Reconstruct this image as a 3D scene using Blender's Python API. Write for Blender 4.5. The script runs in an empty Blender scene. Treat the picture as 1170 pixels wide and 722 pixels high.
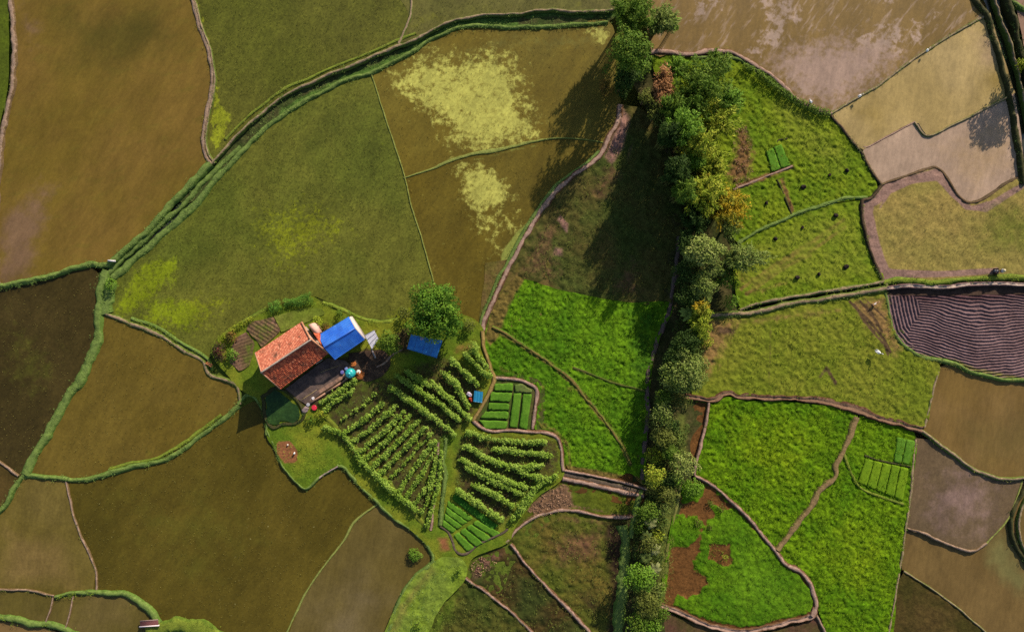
import bpy, bmesh, math, random
import numpy as np
from mathutils import Vector
from mathutils.geometry import delaunay_2d_cdt
RNG = np.random.default_rng(7)
random.seed(7)
SC = bpy.context.scene
COL = SC.collection
CAM_H, PXM = 120.0, 0.15            # camera height, metres per photo pixel on the z = 0 plane
K = 0.45                            # sunlit appearance -> surface albedo
SUN_E = math.radians(27.0)
SUN_A = math.radians(30.5)          # from +Y towards +X

# ------------------------------------------------------------------ helpers
def W(u, v, z=0.0):
    f = PXM * (CAM_H - z) / CAM_H
    return ((u - 585.0) * f, (361.0 - v) * f, z)

def WA(pts, z=0.0):
    p = np.asarray(pts, float)
    f = PXM * (CAM_H - z) / CAM_H
    return np.stack([(p[:, 0] - 585.0) * f, (361.0 - p[:, 1]) * f], 1)

def resample(p, ds, closed=False):
    p = np.asarray(p, float)
    if closed: p = np.vstack([p, p[:1]])
    seg = np.hypot(*np.diff(p, axis=0).T)
    keep = np.r_[True, seg > 1e-6]
    p = p[keep]; seg = np.hypot(*np.diff(p, axis=0).T)
    s = np.r_[0, np.cumsum(seg)]
    n = max(2, int(round(s[-1] / ds)) + 1)
    t = np.linspace(0, s[-1], n)
    q = np.stack([np.interp(t, s, p[:, i]) for i in range(p.shape[1])], 1)
    return q[:-1] if closed else q

def smooth(p, ds):
    """Catmull-Rom through the points, evenly resampled."""
    p = np.asarray(p, float)
    if len(p) < 3: return resample(p, ds)
    e = np.vstack([2 * p[0] - p[1], p, 2 * p[-1] - p[-2]])
    out = []
    for i in range(1, len(e) - 2):
        a, b, c, d = e[i - 1], e[i], e[i + 1], e[i + 2]
        t = np.linspace(0, 1, 9)[:-1, None]
        out.append(.5 * ((2 * b) + (-a + c) * t + (2 * a - 5 * b + 4 * c - d) * t ** 2 + (-a + 3 * b - 3 * c + d) * t ** 3))
    out.append(p[-1:])
    return resample(np.vstack(out), ds)

def inside(P, poly):
    x, y = P[:, 0], P[:, 1]
    r = np.zeros(len(P), bool)
    n = len(poly)
    for i in range(n):
        x1, y1 = poly[i]; x2, y2 = poly[(i + 1) % n]
        if y1 == y2: continue
        c = ((y1 > y) != (y2 > y)) & (x < (x2 - x1) * (y - y1) / (y2 - y1) + x1)
        r ^= c
    return r

def dist(P, line, closed=False):
    line = np.asarray(line, float)
    if closed: line = np.vstack([line, line[:1]])
    d = np.full(len(P), 1e9)
    for a, b in zip(line[:-1], line[1:]):
        ab = b - a; L = ab @ ab
        if L < 1e-9: continue
        t = np.clip(((P - a) @ ab) / L, 0, 1)
        d = np.minimum(d, np.hypot(*(P - a - t[:, None] * ab).T))
    return d

def _h(ix, iy, seed):
    n = (ix.astype(np.int64) * 374761393 + iy.astype(np.int64) * 668265263 + seed * 974634777) & 0x7fffffff
    n = ((n ^ (n >> 13)) * 1274126177) & 0x7fffffff
    return ((n ^ (n >> 16)) & 0xffff) / 65535.0

def vnoise(x, y, seed=0):
    ix, iy = np.floor(x), np.floor(y)
    fx, fy = x - ix, y - iy
    fx = fx * fx * (3 - 2 * fx); fy = fy * fy * (3 - 2 * fy)
    a = _h(ix, iy, seed); b = _h(ix + 1, iy, seed); c = _h(ix, iy + 1, seed); d = _h(ix + 1, iy + 1, seed)
    return (a * (1 - fx) + b * fx) * (1 - fy) + (c * (1 - fx) + d * fx) * fy

def fbm(x, y, f, o=3, seed=0):
    r = 0; a = .5; t = 0
    for k in range(o):
        r = r + a * vnoise(x * f + 17.3 * k, y * f - 9.1 * k, seed + k); t += a; a *= .5; f *= 2.03
    return r / t

def mesh(name, V, F, mat=None, parent=None, smooth_=False, attrs=None):
    """One mesh object. F: list of index arrays (n,3)/(n,4)."""
    V = np.asarray(V, np.float32)
    F = [np.asarray(f, np.int32) for f in (F if isinstance(F, list) else [F]) if len(f)]
    me = bpy.data.meshes.new(name)
    me.vertices.add(len(V)); me.vertices.foreach_set('co', V.ravel())
    li = np.concatenate([f.ravel() for f in F])
    tot = np.concatenate([np.full(len(f), f.shape[1], np.int32) for f in F])
    st = np.r_[0, np.cumsum(tot)[:-1]].astype(np.int32)
    me.loops.add(len(li)); me.loops.foreach_set('vertex_index', li)
    me.polygons.add(len(tot)); me.polygons.foreach_set('loop_start', st)
    me.update(calc_edges=True); me.validate()
    if smooth_: me.polygons.foreach_set('use_smooth', np.ones(len(me.polygons), bool))
    for k, a in (attrs or {}).items():
        at = me.attributes.new(k, 'FLOAT', 'POINT'); at.data.foreach_set('value', np.asarray(a, np.float32))
    if mat: me.materials.append(mat)
    o = bpy.data.objects.new(name, me); COL.objects.link(o)
    if parent: o.parent = parent
    return o

def thing(name, label, cat, loc=(0, 0, 0), rz=0.0, group=None):
    o = bpy.data.objects.new(name, None); COL.objects.link(o)
    o.location = loc; o.rotation_euler = (0, 0, rz); o.empty_display_size = .3
    o['label'] = label; o['category'] = cat
    if group: o['group'] = group
    return o

def tag(o, label, cat, group=None):
    o['label'] = label; o['category'] = cat
    if group: o['group'] = group
    return o

def dup(root, loc, rz, label, scale=1.0):
    r = root.copy(); COL.objects.link(r); r.location = loc; r.rotation_euler = (0, 0, rz); r.scale = (scale,) * 3
    r['label'] = label
    for ch in list(root.children):
        c = ch.copy(); COL.objects.link(c); c.parent = r
        for g in list(ch.children):
            d = g.copy(); COL.objects.link(d); d.parent = c
    return r

class MB:
    """Collects simple solids into ONE mesh."""
    def __init__(s): s.V = []; s.F3 = []; s.F4 = []; s.n = 0
    def add(s, V, F):
        V = np.asarray(V, float); s.V.append(V)
        for f in F:
            (s.F3 if len(f) == 3 else s.F4).append([i + s.n for i in f])
        s.n += len(V); return s
    def hexa(s, b, t):
        """b, t: four bottom / top corners, counter-clockwise from above."""
        return s.add(list(b) + list(t), [(3, 2, 1, 0), (4, 5, 6, 7)] + [(i, (i + 1) % 4, 4 + (i + 1) % 4, 4 + i) for i in range(4)])
    def box(s, c, d, rz=0):
        x, y, z = d[0] / 2, d[1] / 2, d[2] / 2
        cr, sr = math.cos(rz), math.sin(rz)
        q = [(-x, -y), (x, -y), (x, y), (-x, y)]
        q = [(c[0] + a * cr - b * sr, c[1] + a * sr + b * cr) for a, b in q]
        return s.hexa([(a, b, c[2] - z) for a, b in q], [(a, b, c[2] + z) for a, b in q])
    def tube(s, pts, rad, n=7, caps=True):
        pts = np.asarray(pts, float); rad = np.broadcast_to(rad, len(pts))
        V = []
        for i, p in enumerate(pts):
            d = pts[min(i + 1, len(pts) - 1)] - pts[max(i - 1, 0)]; d /= max(np.linalg.norm(d), 1e-9)
            a = np.cross(d, (0, 0, 1) if abs(d[2]) < .9 else (1, 0, 0)); a /= np.linalg.norm(a); b = np.cross(d, a)
            for k in range(n):
                t = 2 * math.pi * k / n
                V.append(p + rad[i] * (math.cos(t) * a + math.sin(t) * b))
        F = [(i * n + k, i * n + (k + 1) % n, (i + 1) * n + (k + 1) % n, (i + 1) * n + k) for i in range(len(pts) - 1) for k in range(n)]
        if caps:
            V += [pts[0], pts[-1]]; m = len(pts) * n
            F += [((k + 1) % n, k, m) for k in range(n)] + [((len(pts) - 1) * n + k, (len(pts) - 1) * n + (k + 1) % n, m + 1) for k in range(n)]
        return s.add(V, F)
    def lathe(s, prof, c=(0, 0, 0), n=14):
        return s.tube([(c[0], c[1], c[2] + z) for r, z in prof], [max(r, .001) for r, z in prof], n)
    def ell(s, c, r, n=10, m=7):
        V = []; F = []
        for i in range(m + 1):
            a = math.pi * i / m
            for k in range(n):
                t = 2 * math.pi * k / n
                V.append((c[0] + r[0] * math.sin(a) * math.cos(t), c[1] + r[1] * math.sin(a) * math.sin(t), c[2] - r[2] * math.cos(a)))
        for i in range(m):
            for k in range(n): F.append((i * n + k, i * n + (k + 1) % n, (i + 1) * n + (k + 1) % n, (i + 1) * n + k))
        return s.add(V, F)
    def build(s, name, mat, parent=None, smooth_=False):
        F = []
        if s.F4: F.append(np.array(s.F4))
        if s.F3: F.append(np.array(s.F3))
        return mesh(name, np.vstack(s.V), F, mat, parent, smooth_)

# ------------------------------------------------------------------ materials
def lin(c):
    return tuple(((x / 255) / 12.92 if x / 255 <= .04045 else ((x / 255 + .055) / 1.055) ** 2.4) for x in c)
def alb(c, k=1.0):
    return tuple(min(.85, x * K * k) for x in lin(c)) + (1.0,)

class NT:
    def __init__(s, name):
        s.m = bpy.data.materials.new(name); s.m.use_nodes = True
        s.t = s.m.node_tree; s.t.nodes.clear()
        s.out = s.t.nodes.new('ShaderNodeOutputMaterial')
        s.pos = s.n('ShaderNodeNewGeometry')
    def n(s, k, **kw):
        x = s.t.nodes.new(k)
        for a, b in kw.items(): setattr(x, a, b)
        return x
    def lk(s, a, b): s.t.links.new(a, b)
    def put(s, sock, v):
        if hasattr(v, 'is_linked') or isinstance(v, bpy.types.NodeSocket): s.lk(v, sock)
        else: sock.default_value = v
    def noise(s, scale, detail=3, rough=.55, stretch=None, off=0, rot=0):
        v = s.pos.outputs['Position']
        mp = s.n('ShaderNodeMapping'); s.lk(v, mp.inputs['Vector'])
        mp.inputs['Location'].default_value = (off, off * .7, off * .3)
        mp.inputs['Rotation'].default_value = (0, 0, rot)
        mp.inputs['Scale'].default_value = stretch or (1, 1, 1)
        if rot:
            mp.vector_type = 'TEXTURE'; sx = stretch or (1, 1, 1); mp.inputs['Scale'].default_value = tuple(1 / q for q in sx)
        t = s.n('ShaderNodeTexNoise'); s.lk(mp.outputs[0], t.inputs['Vector'])
        t.inputs['Scale'].default_value = scale; t.inputs['Detail'].default_value = detail; t.inputs['Roughness'].default_value = rough
        return t.outputs['Fac']
    def rng(s, v, a, b, c=0., d=1., sm=True):
        r = s.n('ShaderNodeMapRange'); r.interpolation_type = 'SMOOTHSTEP' if sm else 'LINEAR'
        s.put(r.inputs['Value'], v); r.inputs['From Min'].default_value = a; r.inputs['From Max'].default_value = b
        r.inputs['To Min'].default_value = c; r.inputs['To Max'].default_value = d
        return r.outputs[0]
    def mix(s, f, a, b, mode='MIX'):
        m = s.n('ShaderNodeMix'); m.data_type = 'RGBA'; m.blend_type = mode
        s.put(m.inputs[0], f); s.put(m.inputs[6], a); s.put(m.inputs[7], b)
        return m.outputs[2]
    def math(s, op, a, b):
        m = s.n('ShaderNodeMath'); m.operation = op; s.put(m.inputs[0], a); s.put(m.inputs[1], b); return m.outputs[0]
    def scale(s, col, f):
        m = s.n('ShaderNodeVectorMath'); m.operation = 'SCALE'; s.put(m.inputs[0], col); s.put(m.inputs[3], f); return m.outputs[0]
    def attr(s, name):
        a = s.n('ShaderNodeAttribute'); a.attribute_name = name; return a.outputs['Fac']
    def bsdf(s, col, rough=.9, spec=.25, bump=None, bd=.05, metallic=0):
        b = s.n('ShaderNodeBsdfPrincipled')
        s.put(b.inputs['Base Color'], col); s.put(b.inputs['Roughness'], rough); b.inputs['Specular IOR Level'].default_value = spec
        b.inputs['Metallic'].default_value = metallic
        if bump is not None:
            u = s.n('ShaderNodeBump'); u.inputs['Distance'].default_value = bd; u.inputs['Strength'].default_value = 1
            s.lk(bump, u.inputs['Height']); s.lk(u.outputs[0], b.inputs['Normal'])
        s.lk(b.outputs[0], s.out.inputs[0]); return b

def field_mat(name, c1, c2, big=.06, fine=2.2, amt=.3, m1=None, m2=None, rough=.9, spec=.05, bump=0., streak=None, warp=.5):
    """Two-tone ground with fine grain; m1 / m2 = (colour, noise scale, noise amount, softness) painted where the mesh attribute says so."""
    t = NT(name)
    n1 = t.rng(t.noise(big, 6, .6, off=len(name)), .5 - warp * .3, .5 + warp * .3)
    c = t.mix(n1, alb(c1), alb(c2))
    if streak:                                    # (colour, scale, stretch, rot, amount)
        sc, ss, sx, rot, am = streak
        c = t.mix(t.rng(t.noise(ss, 4, .6, stretch=sx, rot=rot, off=5), .52, .72, 0, am), c, alb(sc))
    for key, mm in (('m1', m1), ('m2', m2)):
        if not mm: continue
        col, ns, na, so = mm[:4]
        f = t.math('ADD', t.attr(key), t.math('MULTIPLY', t.math('SUBTRACT', t.noise(ns, 5, .65, off=31), .5), na))
        f = t.rng(f, .5 - so, .5 + so, sm=len(mm) <= 4)
        if len(mm) > 4:                            # thin floating cover: speckled, partly see-through
            nz = t.noise(mm[4], 5, .75, off=57)
            f = t.rng(t.math('ADD', f, t.math('MULTIPLY', t.math('SUBTRACT', nz, .5), 2.0)), .34, .86)
            f = t.math('MULTIPLY', f, t.rng(nz, .3, .62, 1 - mm[5] * .6, .94))
        c = t.mix(f, c, alb(col))
    if rough < .7:
        sl = t.math('MULTIPLY', t.rng(t.noise(.10, 5, .62, stretch=(1, 2.6, 1), rot=.45 + len(name) * .3, off=40 + 7 * big), .3, .7, .86, 1.14), t.rng(t.noise(.55, 4, .6, stretch=(1, 3.5, 1), rot=.2 + len(name) * .4, off=23), .3, .7, .92, 1.08))
        c = t.scale(c, sl)
    mid = t.rng(t.noise(fine * .33, 3, .6, off=11), .3, .7, 1 - amt * .5, 1 + amt * .5, False)
    fn = t.rng(t.noise(fine, 3, .75, off=3), .28, .72, 1 - amt, 1 + amt, False)
    c = t.scale(c, t.math('MULTIPLY', mid, fn))
    t.bsdf(c, rough, spec, t.noise(fine * 1.3, 3, .7, off=9) if bump else None, bump)
    return t.m

_leaf = {}
def leaf_mat(c1, c2, c3=None, tr=.3):
    key = (c1, c2, c3, tr)
    if key in _leaf: return _leaf[key]
    t = NT('leaf')
    g = t.pos.outputs['Random Per Island']
    c = t.mix(g, alb(c1, 1.25), alb(c2, 1.25))
    n = t.rng(t.noise(.55, 2, .5), .42, .62)
    c = t.mix(n, c, alb(c3 or c2, 1.25)) if c3 else t.scale(c, t.rng(n, 0, 1, .8, 1.15, False))
    d = t.n('ShaderNodeBsdfPrincipled'); t.lk(c, d.inputs['Base Color']); d.inputs['Roughness'].default_value = .7
    d.inputs['Specular IOR Level'].default_value = .08
    tl = t.n('ShaderNodeBsdfTranslucent'); t.lk(c, tl.inputs['Color'])
    m = t.n('ShaderNodeMixShader'); m.inputs[0].default_value = tr
    t.lk(d.outputs[0], m.inputs[1]); t.lk(tl.outputs[0], m.inputs[2]); t.lk(m.outputs[0], t.out.inputs[0])
    _leaf[key] = t.m; return t.m

_pl = {}
def plain(c, rough=.7, spec=.3, amt=.2, fine=4., metallic=0, bump=0):
    key = (c, rough, spec, amt, fine, metallic)
    if key not in _pl:
        t = NT('surface')
        col = t.scale(t.mix(0., alb(c), alb(c)), t.rng(t.noise(fine, 4, .7), .3, .7, 1 - amt, 1 + amt, False))
        t.bsdf(col, rough, spec, metallic=metallic); _pl[key] = t.m
    return _pl[key]

# ------------------------------------------------------------------ ground pieces
FIELDS = []
def softmask(P, items):
    m = np.full(len(P), -1.0)
    for it in items:
        pts, wid = WA(it[0]), it[1]
        top = it[2] if len(it) > 2 else 1.0
        if len(it) > 3:                            # a line of given half width (metres)
            sd = it[3] - dist(P, pts)
        else:
            sd = dist(P, pts, True) * np.where(inside(P, pts), 1, -1)
        m = np.maximum(m, np.clip(.5 + sd / (2 * wid), 0, 1) * top)
    return np.clip(m, 0, 1)

def field(name, poly, z, mat, ds=1.2, amp=0., freq=1.1, octs=3, masks=None, hfun=None, kind='structure', wob=.25, sharp=False):
    B = np.array(poly, float) if sharp else smooth(np.vstack([poly, poly[:1]]), 6.0)[:-1]
    B = WA(B, z)
    B = resample(B, max(.5, min(ds, 1.5)), True)
    B = B + (np.stack([fbm(B[:, 0], B[:, 1], .8, 2, 5), fbm(B[:, 0], B[:, 1], .8, 2, 9)], 1) - .5) * wob
    lo, hi = B.min(0), B.max(0)
    gx, gy = np.meshgrid(np.arange(lo[0], hi[0], ds), np.arange(lo[1], hi[1], ds * .9))
    gx[::2] += ds * .5
    P = np.stack([gx.ravel(), gy.ravel()], 1); P += RNG.uniform(-.22, .22, P.shape) * ds
    P = P[inside(P, B)]
    if len(P): P = P[dist(P, B, True) > ds * .45]
    allp = np.vstack([B, P]) if len(P) else B
    nb = len(B)
    co, _, fa, *_ = delaunay_2d_cdt([Vector(p) for p in allp], [], [list(range(nb))], 1, 1e-5)
    V = np.array([(c[0], c[1]) for c in co])
    F = np.array([f for f in fa if len(f) == 3])
    a, b, c = V[F[:, 0]], V[F[:, 1]], V[F[:, 2]]
    cr = (b[:, 0] - a[:, 0]) * (c[:, 1] - a[:, 1]) - (b[:, 1] - a[:, 1]) * (c[:, 0] - a[:, 0])
    F = np.where((cr < 0)[:, None], F[:, ::-1], F)
    zz = np.full(len(V), z)
    at = {}
    for k, items in (masks or {}).items(): at[k] = softmask(V, items)
    if amp:
        h = fbm(V[:, 0], V[:, 1], freq, octs, 3)
        zz = zz + amp * (h - .5) * 2
    if hfun is not None: zz = zz + hfun(V, at)
    o = mesh(name, np.column_stack([V, zz]), F, mat, None, bool(amp or hfun), at)
    o['kind'] = kind
    FIELDS.append((o, B, z)); o['area'] = 0.0
    del o['area']
    return B

BANKS = []
PROF = np.array([-1., -.8, -.5, -.2, .2, .5, .8, 1.])
PROH = np.array([-.25, .25, .72, .95, 1., .90, .30, -.25])
def bank(pts, w, h, z, mat, name='bank', rag=.25, wfun=None, prof=None, grass=None):
    """A raised ribbon of earth along a line: w = width in photo pixels, h = height in metres above z."""
    C = WA(smooth(pts, 2.0), z + h)
    C = resample(C, .32)
    n = len(C)
    d = np.gradient(C, axis=0); d /= np.maximum(np.hypot(*d.T), 1e-9)[:, None]
    N = np.stack([-d[:, 1], d[:, 0]], 1)
    s = np.arange(n) * .32
    sd = len(BANKS) * 7
    h = h * .78
    hw = w * PXM * .5 * np.ones(n)
    if wfun is not None: hw = hw * np.interp(np.linspace(0, 1, n), *wfun)
    off = (fbm(s, s * 0, .35, 3, sd) - .5) * rag * 1.8 * np.clip(hw, .2, 1) / .5
    L = hw * (1 + (fbm(s, s * 0 + 5, .55, 4, sd + 3) - .5) * 3.6 * rag)
    R = hw * (1 + (fbm(s, s * 0 + 9, .55, 4, sd + 5) - .5) * 3.6 * rag)
    ph = PROH if prof is None else np.array(prof)
    hm = np.clip(.45 + 1.1 * fbm(s, s * 0 + 2, .22, 3, sd + 1), .5, 1.15)
    L = L * (1 + (fbm(s, s * 0 + 7, .13, 2, sd + 2) - .5) * .7 * min(1, rag * 3)); R = R * (1 + (fbm(s, s * 0 + 8, .13, 2, sd + 4) - .5) * .7 * min(1, rag * 3))
    V = np.zeros((n, 8, 3)); T = np.zeros((n, 8))
    for k, t in enumerate(PROF):
        q = C + N * (off + np.where(t < 0, L * t, R * t))[:, None]
        jz = (fbm(q[:, 0], q[:, 1], 1.3, 4, sd + 11) - .5) * h * .9
        V[:, k, :2] = q; V[:, k, 2] = z + ph[k] * h * hm + (jz if 0 < k < 7 else -.12)
        T[:, k] = t
    i = np.arange((n - 1) * 8).reshape(n - 1, 8)[:, :7].ravel()
    F = np.stack([i + 1, i, i + 8, i + 9], 1)
    e1 = np.arange(8)[::-1]; e2 = (n - 1) * 8 + np.arange(8)
    o = mesh(name, V.reshape(-1, 3), F, mat, None, True, {'t': np.abs(T).ravel(), 'ts': T.ravel()})
    o['kind'] = 'structure'
    BANKS.append(o)
    if grass: GRASS.setdefault(grass[0], []).append(('line', C, hw, z + h * .7, grass[1]))
    return o

GRASS = {}
def grass_on(key, poly, z, dens, mask=None):
    GRASS.setdefault(key, []).append(('poly', WA(poly, z), mask, z, dens))

def blades(P, size, spread, nb, up=1.0):
    """Tufts of nb upright leaf blades (one triangle pair each) at points P."""
    n = len(P); P = np.repeat(P, nb, 0); m = len(P)
    a = RNG.uniform(0, 2 * math.pi, m); s = size * RNG.uniform(.6, 1.35, m)
    out = np.stack([np.cos(a), np.sin(a), np.zeros(m)], 1)
    side = np.stack([-np.sin(a), np.cos(a), np.zeros(m)], 1)
    base = P + out * (RNG.uniform(0, .3, m) * spread)[:, None]
    tip = base + out * (spread * RNG.uniform(.5, 1.2, m))[:, None] + np.array([0, 0, 1.]) * (s * up)[:, None]
    mid = (base * .45 + tip * .55) + np.array([0, 0, 1.]) * (s * up * .22)[:, None]
    wd = s * .16
    V = np.stack([base, mid - side * wd[:, None], tip, mid + side * wd[:, None]], 1).reshape(-1, 3)
    return V, np.arange(m * 4).reshape(m, 4)
EXPOSURE = 1.3
# ------------------------------------------------------------------ lines read off the photograph (photo pixels)
A = [(10,-40),(11,0),(14,34),(14,68),(13,100),(7,125),(2,148),(0,165),(-5,240),(-5,328)]
B = [(212,-40),(219,0),(226,27),(236,54),(242,85),(239,112),(234,136),(231,160),(234,176),(241,187)]
CT = [(241,187),(262,163),(290,136),(324,109),(358,93),(392,78),(426,64),(456,51),(480,42),(507,27),(541,18),(590,15),(624,11),(665,13),(702,11)]
CB = [(127,318),(160,290),(190,262),(217,238),(248,203),(270,178),(290,158),(324,129),(358,110),(392,93),(426,81),(453,68),(466,61),(494,44),(521,32),(561,29),(590,31),(640,29),(695,25)]
CL = [(122,303),(150,278),(183,246),(205,222),(228,198),(241,187)]
D = [(-40,331),(0,327),(34,321),(68,310),(98,302),(124,302)]
E = [(119,308),(111,332),(112,355),(109,386),(98,416),(85,440),(64,474),(51,497),(37,521),(27,542)]
E2 = [(27,542),(20,550),(8,570),(0,582),(-30,605)]
F = [(27,543),(68,547),(95,548),(126,540),(153,533),(180,528),(204,516),(231,496),(255,478),(272,463)]
G = [(118,358),(146,369),(170,377),(190,388),(210,401),(231,413),(240,428),(268,440),(274,462)]
HH = [(75,550),(81,579),(90,609),(102,633),(109,654),(109,678)]
I1 = [(-40,674),(0,674),(24,674),(44,677),(61,681)]
I2 = [(61,682),(85,679),(112,678),(143,680),(163,691),(173,701),(178,713)]
J = [(-40,706),(0,708),(20,711),(48,714),(68,718),(90,728)]
KK = [(470,-40),(470,0),(468,20),(461,37),(456,50)]
L = [(424,83),(439,132),(453,173),(463,204),(471,240),(483,277),(495,322)]
M = [(461,203),(494,193),(514,184),(541,176),(568,171),(590,166),(607,162),(638,158),(665,159),(692,163)]
N = [(709,119),(706,136),(699,153),(689,173),(675,187),(655,200),(634,219),(617,243),(602,267),(590,289),(579,308),(566,338),(555,365),(551,378)]
N3 = [(551,378),(553,399),(561,423),(564,434),(556,455),(540,481)]
S = [(744,58),(770,60),(790,61),(811,57),(838,60),(858,71),(880,84),(897,99),(914,114),(934,125),(951,130)]
T = [(951,129),(982,111),(1013,91),(1040,71),(1060,57),(1087,40),(1108,28),(1131,15)]
U1 = [(951,131),(967,152),(984,172),(996,193),(1009,211)]
U2 = [(1009,211),(1023,206),(1040,200),(1060,193),(1070,191),(1079,197),(1087,210),(1096,224),(1108,232),(1128,225),(1148,211),(1170,201),(1210,182)]
U3 = [(1009,211),(996,226),(986,229),(986,245),(992,274),(999,297),(1010,322)]
VV = [(987,168),(994,167),(1016,155),(1046,139),(1060,155),(1087,144),(1114,131),(1157,108)]
WL = [(1106,-40),(1118,0),(1131,16),(1142,50),(1153,85),(1158,105),(1164,135),(1168,165),(1174,210)]
XA = [(846,353),(870,346),(904,340),(938,334),(972,329),(1009,322),(1014,327)]
XB = [(800,361),(838,359),(870,354),(904,347),(938,342),(972,337),(1000,331),(1014,328)]
XR = [(1013,329),(1040,326),(1074,328),(1107,325),(1141,324),(1170,325),(1215,326)]
Y = [(1012,334),(1017,360),(1022,380),(1034,395),(1057,408),(1091,415),(1114,425),(1141,432),(1170,435),(1215,438)]
Z = [(784,452),(811,456),(831,449),(852,454),(880,455),(904,455),(938,458),(965,463),(985,469),(1006,478),(1030,484),(1055,490)]
AE0 = [(1074,419),(1066,450),(1057,488)]
AA = [(1050,489),(1064,500),(1074,508),(1091,519),(1108,533),(1128,543),(1148,548),(1170,547),(1215,540)]
AB = [(1036,603),(1060,611),(1087,623),(1111,630),(1128,621),(1152,594),(1162,569),(1169,549)]
AEV = [(1047,502),(1040,572),(1036,603),(1026,667),(1012,745)]
AC = [(1180,550),(1161,579),(1157,599),(1161,622),(1180,650)]
AD = [(1033,653),(1060,670),(1087,689),(1108,706),(1140,734)]
AF = [(981,477),(968,508),(956,531),(955,545),(938,562),(921,586),(901,613),(889,629)]
AG = [(810,458),(807,485),(801,508),(794,540),(800,547),(818,557),(838,575),(858,595),(880,621),(897,643),(918,657),(929,674),(933,694),(928,704),(900,712),(880,717),(851,722),(817,716),(797,709),(777,700),(754,692)]
AH = [(540,481),(550,489),(563,493),(580,492),(607,494),(625,495),(636,500),(641,512),(644,538)]
AI = [(564,432),(580,432),(600,436),(613,445),(612,464),(608,490)]
AJ = [(578,620),(594,603),(614,590),(641,583),(665,585),(692,591),(728,592)]
AK = [(583,622),(600,644),(621,668),(641,688),(661,709),(690,742)]
AL = [(530,660),(555,677),(572,691),(590,705),(620,738)]
DG1 = [(562,374),(580,384),(600,397),(631,417),(655,438),(675,462),(695,486),(709,505),(720,530)]
DG2 = [(655,420),(680,430),(705,438),(737,447)]
R12 = [(843,277),(870,262),(905,247),(940,234),(965,227),(992,226)]
PM = [(776,270),(773,300),(768,338),(763,362),(753,383),(745,410),(741,437),(740,470),(737,500),(733,548)]

# ------------------------------------------------------------------ ground sheet to the horizon
def far_mat():
    t = NT('far_ground')                               # a patchwork of paddies and grass plots away to the horizon
    v = t.n('ShaderNodeTexVoronoi'); v.inputs['Scale'].default_value = .028; v.inputs['Randomness'].default_value = .85
    t.lk(t.pos.outputs['Position'], v.inputs['Vector'])
    e = t.n('ShaderNodeTexVoronoi'); e.feature = 'DISTANCE_TO_EDGE'; e.inputs['Scale'].default_value = .028; e.inputs['Randomness'].default_value = .85
    t.lk(t.pos.outputs['Position'], e.inputs['Vector'])
    s = t.n('ShaderNodeSeparateColor'); t.lk(v.outputs['Color'], s.inputs[0])
    c = t.mix(t.rng(s.outputs[0], .35, .4), alb((112,92,36)), alb((90,95,32))); c = t.mix(t.rng(s.outputs[1], .62, .66), c, alb((98,132,18))); c = t.mix(t.rng(s.outputs[2], .78, .82), c, alb((160,134,92)))
    c = t.mix(t.rng(e.outputs['Distance'], .03, .05), alb((104,116,56)), c)
    c = t.scale(c, t.rng(t.noise(.5, 4, .6), .3, .7, .8, 1.2, False))
    t.bsdf(c, .9, .05); return t.m
g = far_mat()
me = mesh('ground', [(-3000,-3000,-2.6),(3000,-3000,-2.6),(3000,3000,-2.6),(-3000,3000,-2.6)], np.array([(0,1,2,3)]), g); me['kind'] = 'structure'

# ------------------------------------------------------------------ flooded paddies on the west side
MUDP = (128,98,70)
MP1 = field_mat('p1', (114,94,33), (124,98,42), .05, 2.2, .11, m1=((126,98,70), .35, .9, .25), m2=((88,78,26), .12, 1.0, .35), rough=.55, spec=.07, streak=((112,98,36), .22, (1, 3.2, 1), .25, .5))
field('paddy_field', [(14,-40),(215,-40)] + B[1:] + CL[::-1][1:] + D[::-1][1:] + [(-40,300),(-8,240),(2,165)] + A[::-1][3:], .40, MP1, 1.5,
      masks={'m1': [([(0,240),(30,230),(50,205),(62,215),(55,260),(40,310),(0,330)], 3, .75), ([(25,10),(60,20),(50,60),(22,60)], 3, .5)],
             'm2': [([(60,10),(190,0),(215,60),(150,75),(80,90)], 5, .7)]})
MP0 = field_mat('p0', (96,112,22), (80,92,24), .1, 2.5, .35)
field('paddy_field', [(-40,-40),(8,-40),(10,34),(9,100),(0,140),(-10,200),(-40,210)], .35, MP0, 1.5)
ALG = (150,156,34)
MP2 = field_mat('p2', (90,93,27), (98,97,33), .05, 2.3, .34, m1=(ALG, .55, 1.4, .2, 1.4, .6), m2=((66,92,22), .3, .9, .3), rough=.6, spec=.07)
field('paddy_field', B[::-1] + [(470,-40)] + KK[1:] + CT[1:7][::-1], .40, MP2, .8, masks={
    'm1': [([(222,-5),(238,30),(246,60),(250,100),(266,140),(258,166),(245,178),(238,160),(242,120),(244,85),(236,50)], 1.0, .78)]})
MP3 = field_mat('p3', (100,98,42), (106,100,48), .06, 2.3, .26, m1=((120,118,36), .5, 1., .2), rough=.6, spec=.07)
field('paddy_field', [(456,50),(461,37),(468,20),(470,-40),(745,-40),(702,12)] + CT[::-1][1:7], .42, MP3, 1., masks={'m1': [([(470,20),(560,5),(700,0),(700,8),(560,14),(500,28),(470,40)], 2, .55)]})
MP4 = field_mat('p4', (90,97,30), (106,106,37), .05, 2.3, .36, m1=((132,146,18), .35, 1.1, .5, 1.2, .8), m2=((134,140,24), .6, 1.2, .5, 1.5, .8), rough=.6, spec=.07)
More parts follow.
